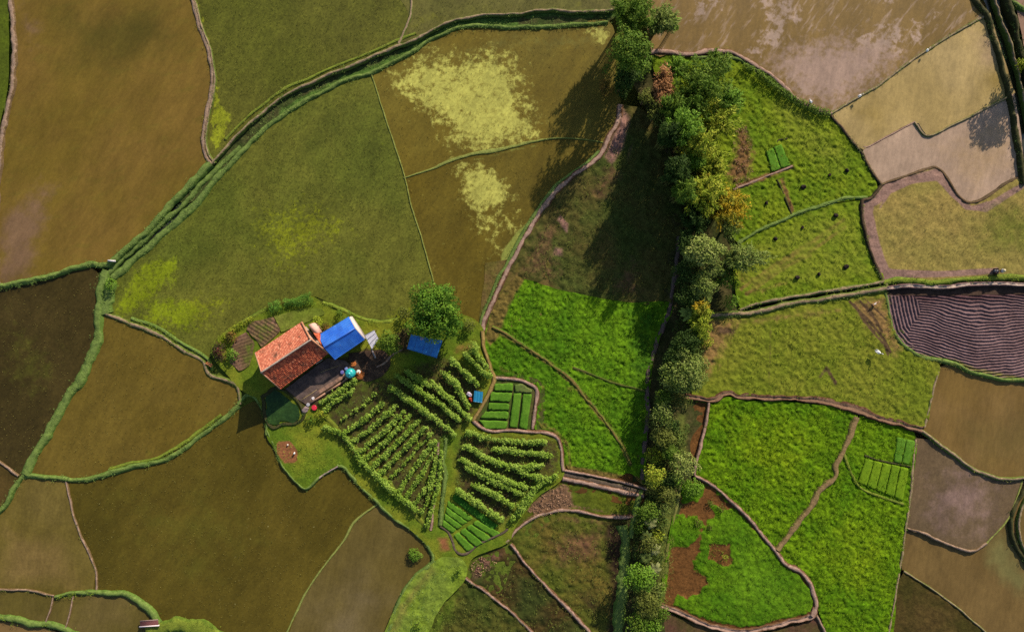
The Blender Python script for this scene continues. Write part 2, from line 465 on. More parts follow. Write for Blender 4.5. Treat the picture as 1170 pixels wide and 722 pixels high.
field('paddy_field', CB[:11][::-1] + [(122,360),(146,368),(170,376),(190,387),(210,400),(231,412),(244,404),(265,376),(290,362),(330,345),(355,338),(400,357),(430,367),(480,362),(497,350)] + L[::-1], 0., MP4, .7, masks={
    'm1': [([(132,344),(149,317),(176,296),(202,293),(205,306),(193,328),(172,340),(152,359),(134,361)], 1.6, .95), ([(160,362),(173,346),(190,338),(221,345),(238,353),(221,374),(200,377),(180,371)], 2.0, .9),
           ([(440,366),(470,362),(478,350),(466,350),(442,356)], .8, .7)],
    'm2': [([(292,240),(345,228),(385,240),(400,265),(370,285),(330,318),(305,300),(285,270)], 4, .66), ([(200,340),(250,330),(270,345),(225,385)], 2, .55)]})
SCUM = (194,190,92)
MP5 = field_mat('p5', (108,92,28), (116,102,36), .06, 2.3, .18, m1=(SCUM, .42, 1.5, .5, 1.1, .8), m2=((120,112,48), .8, 1., .2), rough=.55, spec=.07)
field('paddy_field', [(424,86),(453,70),(466,63),(494,47),(521,35),(561,31),(590,33),(640,31),(697,26),(704,90),(709,119),(706,136),(699,153),(692,163)] + M[::-1][1:] + L[:4][::-1], .0, MP5, .6, masks={
    'm1': [([(448,88),(470,74),(500,62),(530,66),(556,55),(580,60),(592,84),(598,110),(609,140),(610,162),(590,164),(541,174),(515,160),(508,145),(490,130),(470,115),(456,105)], 3.4, .92),
           ([(520,110),(560,70),(585,80),(595,120),(604,158),(560,166),(535,170),(540,140)], 2.6, 1.), ([(666,30),(696,28),(694,52),(670,48)], 1.6, .7)],
    'm2': [([(470,70),(560,40),(690,35),(690,60),(600,60),(500,68)], 2, .5)]})
MP6 = field_mat('p6', (98,83,22), (106,92,30), .06, 2.3, .20, m1=(SCUM, .5, 1.4, .5, 1.1, .8), m2=((150,156,70), .4, .4, .12), rough=.55, spec=.07)
field('paddy_field', M + N[3:] + [(540,368),(497,350)] + L[::-1][:4], -.03, MP6, .6, masks={
    'm1': [([(522,190),(545,189),(565,197),(578,213),(588,225),(575,235),(560,240),(548,247),(536,232)], 1.8, 1.), ([(530,240),(560,236),(590,240),(600,262),(580,275),(550,270),(535,258)], 1.8, .56),
           ([(555,265),(575,262),(582,290),(560,300)], 2, .5)],
    'm2': [([(624,238),(604,252),(587,270),(574,288),(570,308),(562,330),(552,352),(548,368),(560,356),(580,306),(605,266)], .8, 1.0), ([(461,206),(590,168),(665,159),(692,163),(640,163),(590,173)], .7, .75)]})
MP7 = field_mat('p7', (62,52,21), (72,60,27), .09, 2.2, .24, m1=((84,82,28), .5, 1., .2), rough=.5, spec=.07)
field('paddy_field', D[:-1] + [(116,318),(109,334),(110,386)] + E[4:] + [(19,545),(0,530),(-40,515)], .15, MP7, 1.2, masks={'m1': [([(0,335),(60,400),(90,330),(70,440),(20,470),(0,430)], 4, .5)]})
MPS = field_mat('psmall', (92,72,34), (80,66,28), .1, 3., .2, rough=.5, spec=.07)
field('paddy_field', [(-40,512),(0,528),(22,546),(8,568),(0,580),(-40,605)], .12, MPS, 1.2)
MP8 = field_mat('p8', (104,87,30), (110,92,36), .05, 2.3, .15, m1=((118,112,34), .4, .9, .25), rough=.5, spec=.07)
field('paddy_field', G + F[::-1][1:] + E[::-1][1:7], .06, MP8, 1.2, masks={'m1': [([(150,528),(240,480),(262,462),(235,478),(180,515)], 1.2, .6)]})
MP9 = field_mat('p9', (84,73,21), (98,84,28), .035, 2.3, .17, m1=((150,140,84), 1.5, 2.3, .05), m2=((98,94,30), .2, 1., .3), rough=.5, spec=.07)
field('paddy_field', [(75,550)] + F[2:] + [(275,466),(290,458),(304,470),(304,497),(314,514),(324,535),(344,557),(354,557),(365,545),(385,533),(395,536),(412,557),(431,576),(405,596),(392,619),(365,653),(344,687),(318,745),(265,745),(244,713),(217,709),(180,709),(163,690),(143,679),(109,677)] + HH[::-1][1:], .0, MP9, 1.0, masks={
    'm1': [([(270,500),(310,530),(340,590),(330,660),(290,700),(260,640),(265,560)], 8, .12)], 'm2': [([(120,560),(240,540),(330,600),(240,690),(150,650)], 8, .42)]})
MP10 = field_mat('p10', (96,82,36), (110,95,52), .035, 2.2, .12, m1=((124,108,74), .15, .8, .4), rough=.45, spec=.075)
field('paddy_field', [(431,576),(449,592),(473,609),(490,626),(494,643),(473,660),(456,687),(436,745),(318,745),(344,687),(365,653),(392,619),(405,596)], -.04, MP10, 1.2, masks={'m1': [([(370,690),(420,660),(440,690),(420,740),(350,740)], 5, .7)]})
MP11 = field_mat('p11', (104,90,36), (116,100,48), .08, 2.2, .18, m1=((124,102,56), .2, .8, .3), rough=.5, spec=.07)
field('paddy_field', [(-40,605),(0,582),(8,570),(22,548),(75,550)] + HH[1:] + I2[::-1][3:] + I1[::-1], .02, MP11, 1.2, masks={'m1': [([(0,600),(60,610),(95,650),(90,675),(0,670)], 3, .65)]})
MP12 = field_mat('p12', (98,86,36), (110,94,50), .08, 2.6, .12, rough=.5, spec=.07)
field('paddy_field', I1 + I2 + [(178,745),(80,725),(68,718),(48,714),(20,711),(0,708),(-40,706)], -.06, MP12, 1.2)
field('paddy_field', [(-40,706),(0,710),(48,716),(80,724),(170,716),(170,760),(-40,760)], -.3, field_mat('p13', (138,110,66), (120,96,58), .1, 2.6, .1), 1.5)
# pond / ditch water between the two ditch banks
MW = field_mat('ditch', (40,44,22), (58,54,30), .15, 2.5, .3, rough=.25, spec=.5)
w = field('ditch', CT + CB[::-1][:-4] + [(217,232),(205,222)] , -.02, field_mat('ditch_floor', (60,74,32), (82,82,46), .35, 2.2, .5, m1=((84,112,46), .5, 1., .2), bump=.08), .5, amp=.18, masks={'m1': [(CB[7:17], .6, .8, .9), (CT[9:], .6, .7, 1.4)]})
field('water', [(122,303),(150,278),(183,246),(205,222),(228,198),(248,203),(217,238),(190,262),(160,290),(127,318)], -.30, MW, 2.)
# ------------------------------------------------------------------ house island
ISL = [(274,445),(242,405),(250,388),(265,376),(290,363),(305,352),(330,345),(355,338),(368,346),(390,353),(410,362),(430,368),(455,364),(480,362),(530,360),(551,374),(553,399),(561,423),(564,434),(556,455),(540,481),(560,493),(592,495),(631,498),(641,510),(644,545),(612,570),(587,605),(580,620),(540,638),(531,662),(505,690),(490,722),(480,745),(434,745),(439,722),(456,687),(473,660),(494,643),(490,626),(473,609),(449,592),(433,577),(412,557),(395,536),(385,533),(365,545),(354,557),(344,557),(324,535),(314,514),(304,497),(302,475),(292,456)]
MISL = field_mat('island', (92,116,28), (130,134,38), .14, 3.2, .35, m1=((150,98,62), .9, .5, .2), m2=((74,62,38), 1.2, 1.0, .3), bump=.05)
field('grass_field', ISL, .32, MISL, .45, amp=.12, freq=.9, masks={
    'm1': [([(318,504),(332,503),(341,515),(340,527),(326,529),(316,516)], .35, 1.), ([(498,612),(512,612),(516,628),(504,630)], 1.0, .8), ([(520,392),(545,388),(548,402),(512,408)], 1.4, .6), ([(553,378),(562,376),(572,420),(566,430)], .8, .7),
           ([(350,462),(372,450),(402,432),(404,428),(392,424),(368,444)], .5, .8)],
    'm2': [([(322,446),(346,426),(372,408),(392,408),(420,398),(440,402),(446,415),(438,430),(420,437),(404,432),(366,464),(350,466),(334,454)], .8, 1.),
           ([(370,468),(405,432),(452,428),(462,422),(505,402),(520,408),(553,430),(548,470),(530,490),(505,505),(505,520),(491,605),(470,580),(425,540),(385,505)], 1.2, .62),
           ([(525,495),(640,500),(640,540),(600,565),(575,605),(520,560),(518,525)], 1.0, .62), ([(452,380),(470,372),(468,405),(454,402)], .8, .9)]})
field('ground', [(225,398),(255,372),(300,346),(345,332),(400,346),(440,360),(500,346),(570,368),(582,440),(640,485),(660,545),(590,640),(540,670),(300,500),(258,470),(228,438)], -.1, field_mat('under_island', (96,112,36), (84,92,32), .2, 3., .35), 1.2)
field('grass_field', [(556,428),(604,430),(622,446),(614,500),(563,500),(532,482),(548,455)], .16, field_mat('bed_gap', (74,92,34), (92,84,48), .4, 3., .3), .8)
MBED = field_mat('bed', (110,88,62), (132,100,80), .4, 3., .4, m1=((100,110,42), 1.2, 1.2, .25), bump=.05)
def furrows(period, ang, amp):
    c, s = math.cos(ang), math.sin(ang)
    return lambda V, at: amp * np.sin((V[:, 0] * c + V[:, 1] * s) * 2 * math.pi / period + (fbm(V[:, 0], V[:, 1], .8, 2, 4) - .5) * 1.5)
field('crop_field', [(286,368),(312,362),(321,378),(300,397),(281,376)], .48, MBED, .2, sharp=True, hfun=furrows(.6, 1.0, .07), masks={'m1': [([(286,368),(312,362),(321,378),(300,397)], 3, .66)]})
field('crop_field', [(281,379),(291,391),(289,405),(285,418),(274,424),(262,414),(264,396),(270,386)], .46, MBED, .2, sharp=True, hfun=furrows(.55, 1.9, .06), masks={'m1': [([(291,391),(289,418),(280,424),(282,395)], 1.5, .85)]})
field('grass_field', [(313,361),(345,352),(366,352),(372,358),(345,370),(322,380)], .46, field_mat('lawn', (108,122,40), (122,128,52), .3, 2.6, .4, bump=.04), .4, amp=.1, sharp=True)
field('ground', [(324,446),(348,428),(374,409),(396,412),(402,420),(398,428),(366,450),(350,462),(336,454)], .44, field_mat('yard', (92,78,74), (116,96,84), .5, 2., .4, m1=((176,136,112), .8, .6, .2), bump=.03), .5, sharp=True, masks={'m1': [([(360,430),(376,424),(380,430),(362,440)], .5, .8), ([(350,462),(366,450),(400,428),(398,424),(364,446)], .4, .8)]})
field('water', [(301,453),(311,447),(322,449),(334,457),(341,466),(344,475),(336,481),(324,482),(312,486),(304,476)], .47, field_mat('pond', (44,70,34), (54,80,34), .3, 2.2, .35, rough=.3, spec=.12), .8, wob=1.6)
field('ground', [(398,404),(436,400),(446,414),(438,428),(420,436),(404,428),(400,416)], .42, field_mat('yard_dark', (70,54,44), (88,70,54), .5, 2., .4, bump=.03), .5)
# ------------------------------------------------------------------ middle fields
MP31 = field_mat('p31', (70,80,32), (92,82,40), .12, 2.4, .45, m1=((150,112,98), .35, .6, .2), m2=((110,82,56), .7, 1., .25), bump=.06)
field('crop_field', [(709,119),(738,128),(765,170),(780,250),(777,310),(768,347),(716,345),(644,332),(590,315)] + N[::-1][3:], .10, MP31, .3, amp=.28, freq=1.1, masks={
    'm1': [([(712,120),(722,135),(712,170),(700,190),(690,180),(700,150)], 1.0, .8), ([(640,244),(650,256),(648,266),(636,252)], .6, .9), ([(632,280),(645,282),(644,296),(630,292)], .8, .7), ([(708,200),(716,170),(724,150),(728,160),(712,206)], .8, .5)],
    'm2': [([(590,310),(612,262),(640,240),(640,330)], 2, .55), ([(690,330),(716,300),(730,290),(735,345)], 2, .6), ([(660,225),(700,180),(715,200),(690,240)], 2, .5)]})
MGB = field_mat('grassb', (98,136,18), (72,112,14), .22, 2.4, .46, m1=((112,96,46), .8, .7, .2), m2=((52,92,20), .5, .9, .3), bump=.07)
G5 = [(590,315),(644,332),(716,345),(768,347),(755,383),(747,410),(742,450),(739,500),(735,552),(720,540),(699,548),(668,541),(648,534),(643,510),(634,496),(609,489),(612,464),(614,444),(600,435),(580,431),(566,428),(558,405),(553,385),(566,345)]
field('grass_field', G5, .16, MGB, .2, amp=.26, freq=1.8, octs=4, masks={
    'm1': [(DG1, .4, .85, .45), (DG2, .4, .75, .3), ([(553,385),(566,340),(590,312),(600,318),(582,350),(570,384),(560,396)], .7, .95), ([(646,530),(690,538),(735,545),(735,556),(690,550),(648,542)], .6, .9), ([(641,440),(660,438),(668,447),(648,449)], .8, .6), ([(560,400),(572,425),(610,432),(618,445),(613,490),(630,494),(646,512),(648,534),(656,536),(652,505),(636,488),(621,480),(624,440),(604,428),(576,420)], .5, .55)],
    'm2': [([(720,350),(768,347),(740,460),(735,545),(715,520)], 3, .6)]})
MP33 = field_mat('p33', (82,90,28), (104,92,38), .14, 2.2, .4, m1=((112,80,56), .6, .9, .25), m2=((58,44,30), .5, .7, .25), bump=.06)
field('crop_field', [(583,622)] + AJ + [(722,650),(714,700),(708,745),(690,742)] + AK[::-1][1:], -.05, MP33, .28, amp=.26, freq=1.2, masks={
    'm1': [([(640,600),(690,600),(695,640),(650,650),(620,640)], 3, .62), ([(600,612),(640,588),(700,594),(690,602),(640,596)], 1, .6)], 'm2': [([(690,596),(724,594),(718,650),(706,745),(690,740),(698,680)], 1.6, .9), ([(640,670),(690,670),(690,735),(670,710)], 3, .6)]})
MP34 = field_mat('p34', (76,60,30), (62,70,28), .16, 2.2, .4, m1=((120,84,70), .9, .8, .25), m2=((40,48,22), .4, .8, .3), bump=.06)
field('crop_field', [(583,622),(540,638),(530,660)] + AL[1:] + [(690,742)] + AK[::-1][1:], -.10, MP34, .28, amp=.26, freq=1.2, masks={'m1': [([(532,640),(560,632),(580,626),(560,650),(540,664)], 2, .75)], 'm2': [([(570,650),(610,660),(640,720),(590,690)], 4, .6)]})
MP35 = field_mat('p35', (62,74,26), (84,82,32), .2, 2., .45, m1=((92,110,32), .7, .9, .25), bump=.07)
field('crop_field', [(530,662)] + AL[1:] + [(620,760),(474,760),(482,735),(492,715),(505,690)], -.12, MP35, .28, amp=.32, freq=1.1, masks={'m1': [([(470,750),(490,710),(520,665),(530,680),(500,740)], 2, .7)]})
MP36 = field_mat('p36', (118,136,50), (124,146,42), .2, 2.2, .35, m1=((126,124,56), .6, .8, .3), bump=.06)
field('grass_field', [(494,643),(505,636),(530,640),(531,662),(505,692),(490,722),(476,760),(430,760),(439,722),(456,687),(473,660)], .42, MP36, .3, amp=.2, freq=.9, masks={'m1': [([(494,640),(456,687),(436,740),(446,740),(470,690),(500,650)], 1, .7)]})
MST = field_mat('strip', (96,104,26), (82,92,26), .3, 2.6, .4, m1=((128,98,72), 1.6, 1., .15), bump=.05)
field('crop_field', [(646,548),(735,568),(728,592),(692,590),(665,584),(641,582),(614,589),(594,602),(580,618),(588,598),(612,570)], -.02, MST, .3, amp=.12, freq=1.5, masks={'m1': [([(600,582),(622,560),(648,552),(656,570),(652,584),(614,590)], 1, .85), ([(578,620),(596,600),(640,580),(700,588),(725,588),(700,584),(640,572),(600,590)], .6, .6)]})
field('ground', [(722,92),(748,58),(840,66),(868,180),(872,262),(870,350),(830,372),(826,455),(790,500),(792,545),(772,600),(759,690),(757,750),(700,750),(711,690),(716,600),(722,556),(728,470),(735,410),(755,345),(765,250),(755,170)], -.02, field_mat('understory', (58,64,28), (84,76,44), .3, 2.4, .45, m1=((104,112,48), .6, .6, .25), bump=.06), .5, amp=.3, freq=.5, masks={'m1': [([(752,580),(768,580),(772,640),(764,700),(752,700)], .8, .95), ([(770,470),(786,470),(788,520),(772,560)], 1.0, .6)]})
# ------------------------------------------------------------------ east fields
FOAM_GLARE = (172,146,126)
MP20 = field_mat('p20', (126,100,50), (134,107,60), .05, 2.2, .12, m1=(FOAM_GLARE, .55, 1.7, .12), m2=((166,138,120), .9, 1.1, .25), rough=.5, spec=.07, streak=((168,142,120), .3, (1, 4.5, 1), .95, .8))  # foam patches plus pale streaks that paint the glare on the water
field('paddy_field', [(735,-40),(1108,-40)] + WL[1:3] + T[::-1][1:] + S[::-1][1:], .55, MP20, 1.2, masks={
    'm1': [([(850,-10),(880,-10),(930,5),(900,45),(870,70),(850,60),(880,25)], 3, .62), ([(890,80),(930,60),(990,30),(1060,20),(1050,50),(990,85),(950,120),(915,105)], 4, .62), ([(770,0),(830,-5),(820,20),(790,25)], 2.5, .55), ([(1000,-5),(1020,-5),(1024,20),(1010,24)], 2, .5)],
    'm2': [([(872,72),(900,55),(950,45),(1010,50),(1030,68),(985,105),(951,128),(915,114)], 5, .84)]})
MP21 = field_mat('p21', (170,145,88), (176,151,98), .06, 1.6, .13, m1=((140,116,46), .2, .8, .35), m2=((168,138,112), .2, .7, .3), rough=.5, spec=.07)
field('paddy_field', T + WL[2:6] + VV[::-1] + U1[:3][::-1], .40, MP21, 1.2, masks={'m1': [([(1110,85),(1150,75),(1156,104),(1120,112)], 3, .7), ([(960,132),(1000,110),(1030,120),(1000,160)], 3, .45)], 'm2': [([(1110,40),(1140,40),(1150,78),(1120,80)], 3, .7)]})
MP22 = field_mat('p22', (174,146,122), (180,152,128), .06, 1.6, .12, m1=((176,146,110), .4, .8, .3), rough=.5, spec=.07)
field('paddy_field', VV + WL[5:] + [(1200,186)] + U2[::-1][1:] + [(996,193),(984,172)], .34, MP22, 1.2, masks={'m1': [([(1060,165),(1160,120),(1166,190),(1108,228),(1085,200)], 3, .55)]})
field('paddy_field', [(1150,-40),(1240,-40),(1240,180),(1180,150),(1171,60)], .3, field_mat('p22b', (168,132,110), (150,120,100), .1, 2.6, .09), 2.)
MP23 = field_mat('p23', (154,133,72), (144,130,66), .12, 2.2, .38, m1=((150,118,104), 1.2, .35, .15), m2=((102,110,36), .25, .8, .3), bump=.03)
field('crop_field', U3[::-1] + U2[1:] + [(1215,322),(1170,318),(1107,320),(1074,321),(1040,319),(1012,322)], .48, MP23, .4, amp=.14, freq=1.3, octs=4, masks={
    'm1': [(U3, .5, 1., 1.5), ([(1009,211),(1040,201),(1068,193),(1080,202),(1096,228),(1108,236),(1130,230),(1170,207),(1170,214),(1125,243),(1101,240),(1086,226),(1068,207),(1040,211),(1016,222),(1003,240)], .5, 1.), ([(1005,305),(1020,308),(1074,310),(1139,306),(1139,313),(1074,317),(1012,318)], .4, 1.)],
    'm2': [([(1110,250),(1140,232),(1215,215),(1215,300),(1150,296),(1120,280)], 4, .62)]})
MGR = field_mat('grassr', (118,134,24), (94,120,18), .2, 2.3, .20, m1=((126,94,56), 1.2, .9, .2), m2=((126,134,40), .4, .8, .3), bump=.07)
R1 = [(744,62),(790,65),(838,64),(858,75),(880,88),(914,118),(934,129),(951,134),(984,175),(1003,214),(990,226),(940,234),(905,247),(870,262),(843,277),(830,250),(812,180),(788,130),(752,92)]
field('grass_field', R1, .46, MGR, .2, amp=.25, freq=1.85, octs=4, masks={
    'm1': [([(838,150),(852,140),(862,175),(858,205),(836,214),(824,200),(836,180)], 1.6, .74), ([(840,210),(870,200),(905,188),(907,193),(872,207),(840,218)], .5, .8), ([(888,205),(894,203),(908,242),(902,245)], .4, .7), ([(838,215),(848,214),(842,262),(836,262)], 1, .5)],
    'm2': [([(890,95),(930,120),(975,175),(960,200),(920,190),(870,130)], 3, .6)]})
R2 = [(843,279),(870,264),(905,249),(940,236),(986,230),(986,245),(992,274),(999,297),(1010,320),(972,327),(938,333),(904,339),(870,345),(846,352),(838,310)]
field('grass_field', R2, .44, MGR, .2, amp=.20, freq=1.7, octs=4, masks={
    'm1': [([(846,330),(880,306),(925,278),(962,252)], .3, 1., .30), ([(852,336),(884,314),(930,284),(964,260)], .3, 1., .30), ([(858,328),(890,308),(925,292)], .3, .9, .25), ([(850,322),(880,300),(930,270),(962,252),(958,262),(925,285),(890,310),(862,330)], 1.0, .72), ([(848,335),(900,318),(905,322),(870,336)], .7, .6), ([(836,300),(862,308),(860,330),(836,345)], 2, .5)], 'm2': [(R2, 3, .58)]})
MP25 = field_mat('p25', (122,126,38), (110,122,30), .12, 2.6, .32, m1=((142,112,66), .9, .8, .22), m2=((92,72,50), 1.8, .7, .15), bump=.06)
P25 = [(804,363),(838,361),(870,356),(904,349),(938,344),(972,339),(1000,334),(1012,334),(1017,365),(1034,397),(1057,410),(1074,417),(1066,450),(1055,488),(1006,475),(965,461),(938,456),(904,453),(852,452),(831,447),(811,454),(790,450),(800,420),(802,390)]
field('grass_field', P25, .30, MP25, .22, amp=.22, freq=1.5, octs=4, masks={
    'm1': [([(800,360),(850,362),(846,372),(835,385),(820,420),(800,440),(796,400)], 2.5, .75), ([(968,342),(1012,336),(1020,372),(1032,398),(1020,410),(1010,392),(985,372)], 1.5, .72), ([(852,362),(960,350),(962,358),(862,372)], 1.2, .6)],
    'm2': [([(970,345),(990,364),(1008,386),(1016,402)], .25, 1., .22), ([(982,344),(1000,366),(1006,378)], .25, 1., .2), ([(990,344),(1012,366)], .25, .9, .18), ([(972,346),(976,346),(1000,380),(1016,398),(1014,410),(1008,396),(984,368)], .4, .8), ([(984,346),(990,346),(1006,372),(1000,374)], .4, .7), (([(880,372),(878,440)]), .4, .55, .3), (([(922,368),(918,385)]), .4, .55, .3), (([(936,430),(944,420),(954,438)]), .4, .6, .5), ([(818,372),(842,374),(838,384),(820,382)], .8, .8)]})
MP24 = field_mat('p24', (128,102,102), (110,86,86), .2, 4., .3, m1=((124,116,60), .7, .8, .25), m2=((84,58,60), .3, .9, .3), bump=.06)
Yw = WA(Y, .2)
def plough(V, at):
    u = V[:, 0] / PXM + 585; v = 361 - V[:, 1] / PXM
    dl = dist(V, Yw[:6])
    t = np.clip((u - 1046) / 70, 0, 1); t = t * t * (3 - 2 * t)
    ph = v - 13 * t - 6 * np.sin((u - 1050) / 40.) * np.clip((v - 335) / 60, 0, 1) + 4 * np.sin(u / 25. + 1) * np.clip((360 - v) / 20, 0, 1)
    ph = ph * PXM + (fbm(V[:, 0], V[:, 1], .5, 2, 8) - .5) * .5
    side = np.clip((1046 + 7 * np.sin(v / 9.) - u) / 3., 0, 1) * (v < 395)
    q = np.where(side > .5, dl / .60, ph / .50)
    w = np.sin(q * 2 * math.pi)
    return .105 * (np.abs(.5 + .5 * w) ** 1.2 * 2 - 1) + .10 * (fbm(V[:, 0], V[:, 1], 3., 2, 1) - .5)
field('crop_field', Y + [(1215,339),(1170,337),(1107,337),(1074,338),(1040,337),(1015,338)], .12, MP24, .105, hfun=plough, masks={'m1': [([(1022,384),(1040,402),(1090,410),(1114,420),(1170,431),(1170,437),(1091,419),(1057,412),(1030,398)], .5, .75)], 'm2': [([(1013,330),(1200,328),(1200,345),(1100,345),(1030,345)], 1.2, .7)]})
field('ground', [(1010,326),(1040,326),(1107,325),(1215,326),(1215,341),(1107,340),(1040,340),(1012,341)], .0, field_mat('ditch_soil', (70,54,46), (84,66,54), .4, 2.4, .4), 1.)
MP26 = field_mat('p26', (120,95,48), (126,100,58), .06, 2.6, .08, m1=((112,96,48), .15, .8, .4), rough=.45, spec=.075)
field('paddy_field', Y[5:] + [(1215,540)] + AA[::-1][1:] + AE0[::-1][1:], -.15, MP26, 1.2, masks={'m1': [([(1100,480),(1200,470),(1200,540),(1130,540)], 5, .6)]})
MP27 = field_mat('p27', (104,86,62), (112,92,66), .08, 3., .2, m1=((140,114,102), .35, 1., .25), rough=.5, spec=.07)
field('paddy_field', [(1046,500),(1064,502)] + AA[2:8] + [(1169,552)] + AB[::-1][1:] + [(1040,572)], -.38, MP27, 1., masks={'m1': [([(1060,550),(1100,520),(1150,560),(1130,615),(1090,615),(1055,590)], 5, .62)]})
MP28 = field_mat('p28', (110,88,48), (118,95,54), .07, 2.6, .09, m1=((122,114,66), .3, .7, .3), rough=.45, spec=.075)
field('paddy_field', AB + [(1180,545),(1162,579),(1158,599),(1161,622),(1180,650),(1220,700),(1220,745),(1150,745)] + AD[::-1] + [(1030,640)], -.72, MP28, 1.2, masks={'m1': [([(1128,625),(1156,595),(1158,625),(1180,660),(1175,690),(1130,650)], 2, .75)]})
field('paddy_field', AC + [(1240,650),(1240,540)], -.5, field_mat('p28b', (130,104,66), (110,90,50), .1, 2.6, .1), 1.5)
MP29 = field_mat('p29', (68,62,24), (84,68,34), .15, 2.6, .4, m1=((104,78,44), .6, .9, .25), bump=.05)
field('crop_field', AD + [(1140,760),(1008,760),(1014,722),(1026,667)], -.66, MP29, .35, amp=.1, freq=1.4, masks={'m1': [(AD, 2, .6)]})
MG1 = field_mat('grass1', (100,132,12), (76,114,8), .18, 2.4, .5, m1=((128,132,34), .5, 1., .3), m2=((118,140,16), .3, 1.1, .35), bump=.07)
field('grass_field', [(811,460),(831,453),(852,457),(904,459),(965,466),(980,472)] + AF[1:] + AG[::-1][13:20], .16, MG1, .2, amp=.26, freq=1.8, octs=4, masks={'m2': [([(820,470),(940,480),(920,570),(840,540)], 5, .6)]})
G2 = [(983,472),(1006,481),(1030,487),(1047,502),(1040,572),(1036,603),(1026,667),(1012,750),(952,750),(944,722),(934,694),(930,674),(918,657),(897,643),(889,629)] + AF[::-1][1:]
field('grass_field', G2, .0, MG1, .2, amp=.25, freq=1.8, octs=4, masks={'m2': [([(930,600),(1020,590),(1020,660),(960,700)], 5, .55)]})
MG3S = field_mat('soil3', (104,70,34), (90,62,30), .15, 3., .3, m1=((118,122,50), .8, .9, .2), bump=.05)
field('crop_field', [(784,457),(808,460)] + AG[1:] + [(760,640),(766,600),(778,560),(783,520),(780,490)], -.2, MG3S, .5, amp=.06, masks={'m1': [([(795,470),(803,470),(800,500),(788,520)], 1, .45)]})
MG3 = field_mat('grass3', (92,128,16), (72,112,12), .2, 2.6, .42, m1=((110,74,38), 1.6, .7, .16), m2=((100,140,24), .4, .8, .3), bump=.07)
SOIL = [([(778,540),(795,540),(812,556),(836,578),(826,584),(812,592),(806,606),(800,614),(796,590),(780,588),(768,592),(766,560),(776,548)], .9, 1.),
        ([(757,694),(763,640),(770,624),(786,626),(797,616),(801,630),(792,642),(792,652),(806,660),(808,668),(798,678),(786,684),(774,680),(768,692)], .9, 1.), ([(811,622),(834,621),(837,644),(825,646),(809,637)], .5, 1.),
        ([(784,457),(808,459),(803,508),(794,540),(778,545),(780,500)], .8, 1.), (AG[13:], .5, .9, .9), (AG[6:14], .4, .8, .6)]
CLUMP = [([(774,556),(785,548),(803,555),(804,566),(796,573),(780,574)], .6, 1.), ([(795,596),(802,594),(803,601),(797,602)], .4, .8), ([(812,570),(820,578),(826,586),(820,588),(808,578)], .5, .7)]
def g3_drop(V, at):
    m = np.clip(at['m1'] * 1.0 - softmask(V, CLUMP), 0, 1) + (fbm(V[:, 0], V[:, 1], 1.1, 3, 21) - .5) * .8
    m = np.clip((m - .22) / .56, 0, 1); at['m1'][:] = m
    return .20 * (1 - m) + (1 - m) * .36 * (fbm(V[:, 0], V[:, 1], 1.4, 4, 3) - .5) + .08 * (fbm(V[:, 0], V[:, 1], 2.5, 2, 3) - .5)
field('grass_field', [(784,457),(808,460)] + AG[1:] + [(760,640),(766,600),(778,560),(783,520),(780,490)], -.1, MG3, .2, hfun=g3_drop, masks={'m1': SOIL, 'm2': [([(840,620),(900,660),(900,700),(830,700)], 4, .6)]})
field('mud_field', [(640,526),(690,536),(752,540),(752,580),(640,556)], -.03, MG3S, .8)
field('mud_field', [(555,300),(625,296),(625,352),(590,380),(548,400)], .02, field_mat('mud_n', (112,92,52), (100,92,40), .4, 2.4, .4), .6)
field('mud_field', [(757,697),(797,713),(851,727),(880,722),(928,709),(936,703),(958,760),(750,760)], -.3, field_mat('p40', (96,66,52), (84,74,40), .25, 2.6, .4), .8)

TRACKS = [WA(q, .5) for q in ([(846,330),(880,306),(925,278),(962,252)], [(852,336),(884,314),(930,284),(964,260)], [(858,328),(890,308),(925,292)], [(970,345),(990,364),(1008,386),(1016,402)], [(982,344),(1000,366),(1006,378)], [(990,344),(1012,366)], [(880,372),(878,440)], [(922,368),(918,385)], [(936,430),(944,420),(954,438)], [(838,216),(870,204),(906,190)], [(888,205),(905,245)], DG1, DG2)]
# ------------------------------------------------------------------ banks and paths
def bank_mat(name, crest, side, mid=None, amt=.25, cut=.45):
    t = NT(name)
    f = t.math('ADD', t.attr('t'), t.math('MULTIPLY', t.math('SUBTRACT', t.noise(1.1, 5, .65), .5), 1.3))
    f = t.math('ADD', f, t.math('MULTIPLY', t.math('SUBTRACT', t.noise(.22, 3, .6, off=14), .5), .8))
    f = t.rng(f, cut - .18, cut + .18)
    c = t.mix(f, alb(crest), alb(side))
    c = t.scale(c, t.rng(t.noise(2.2, 4, .7, off=4), .3, .7, 1 - amt * 1.3, 1 + amt * 1.2, False))
    t.bsdf(c, .9, .1, t.noise(4., 3, .7, off=8), .06); return t.m
BM_MUD = bank_mat('bank_mud', (162,134,112), (108,86,56))
BM_PINK = bank_mat('bank_pink', (172,140,122), (104,74,50), cut=.5)
BM_GREEN = bank_mat('bank_green', (112,132,62), (88,112,42), cut=.6)
BM_YEL = bank_mat('bank_yellow', (124,136,44), (92,112,32), cut=.6)
BM_MIX = bank_mat('bank_mix', (158,134,104), (92,106,40), cut=.42)
BM_DARK = bank_mat('bank_dark', (72,70,38), (58,56,28))
BM_ALG = bank_mat('bank_algae', (140,146,72), (104,106,40), cut=.55)
BM_PATH = bank_mat('path', (104,88,72), (62,66,34), cut=.55)
BM_CONC = bank_mat('channel', (190,166,150), (120,92,88), cut=.5)

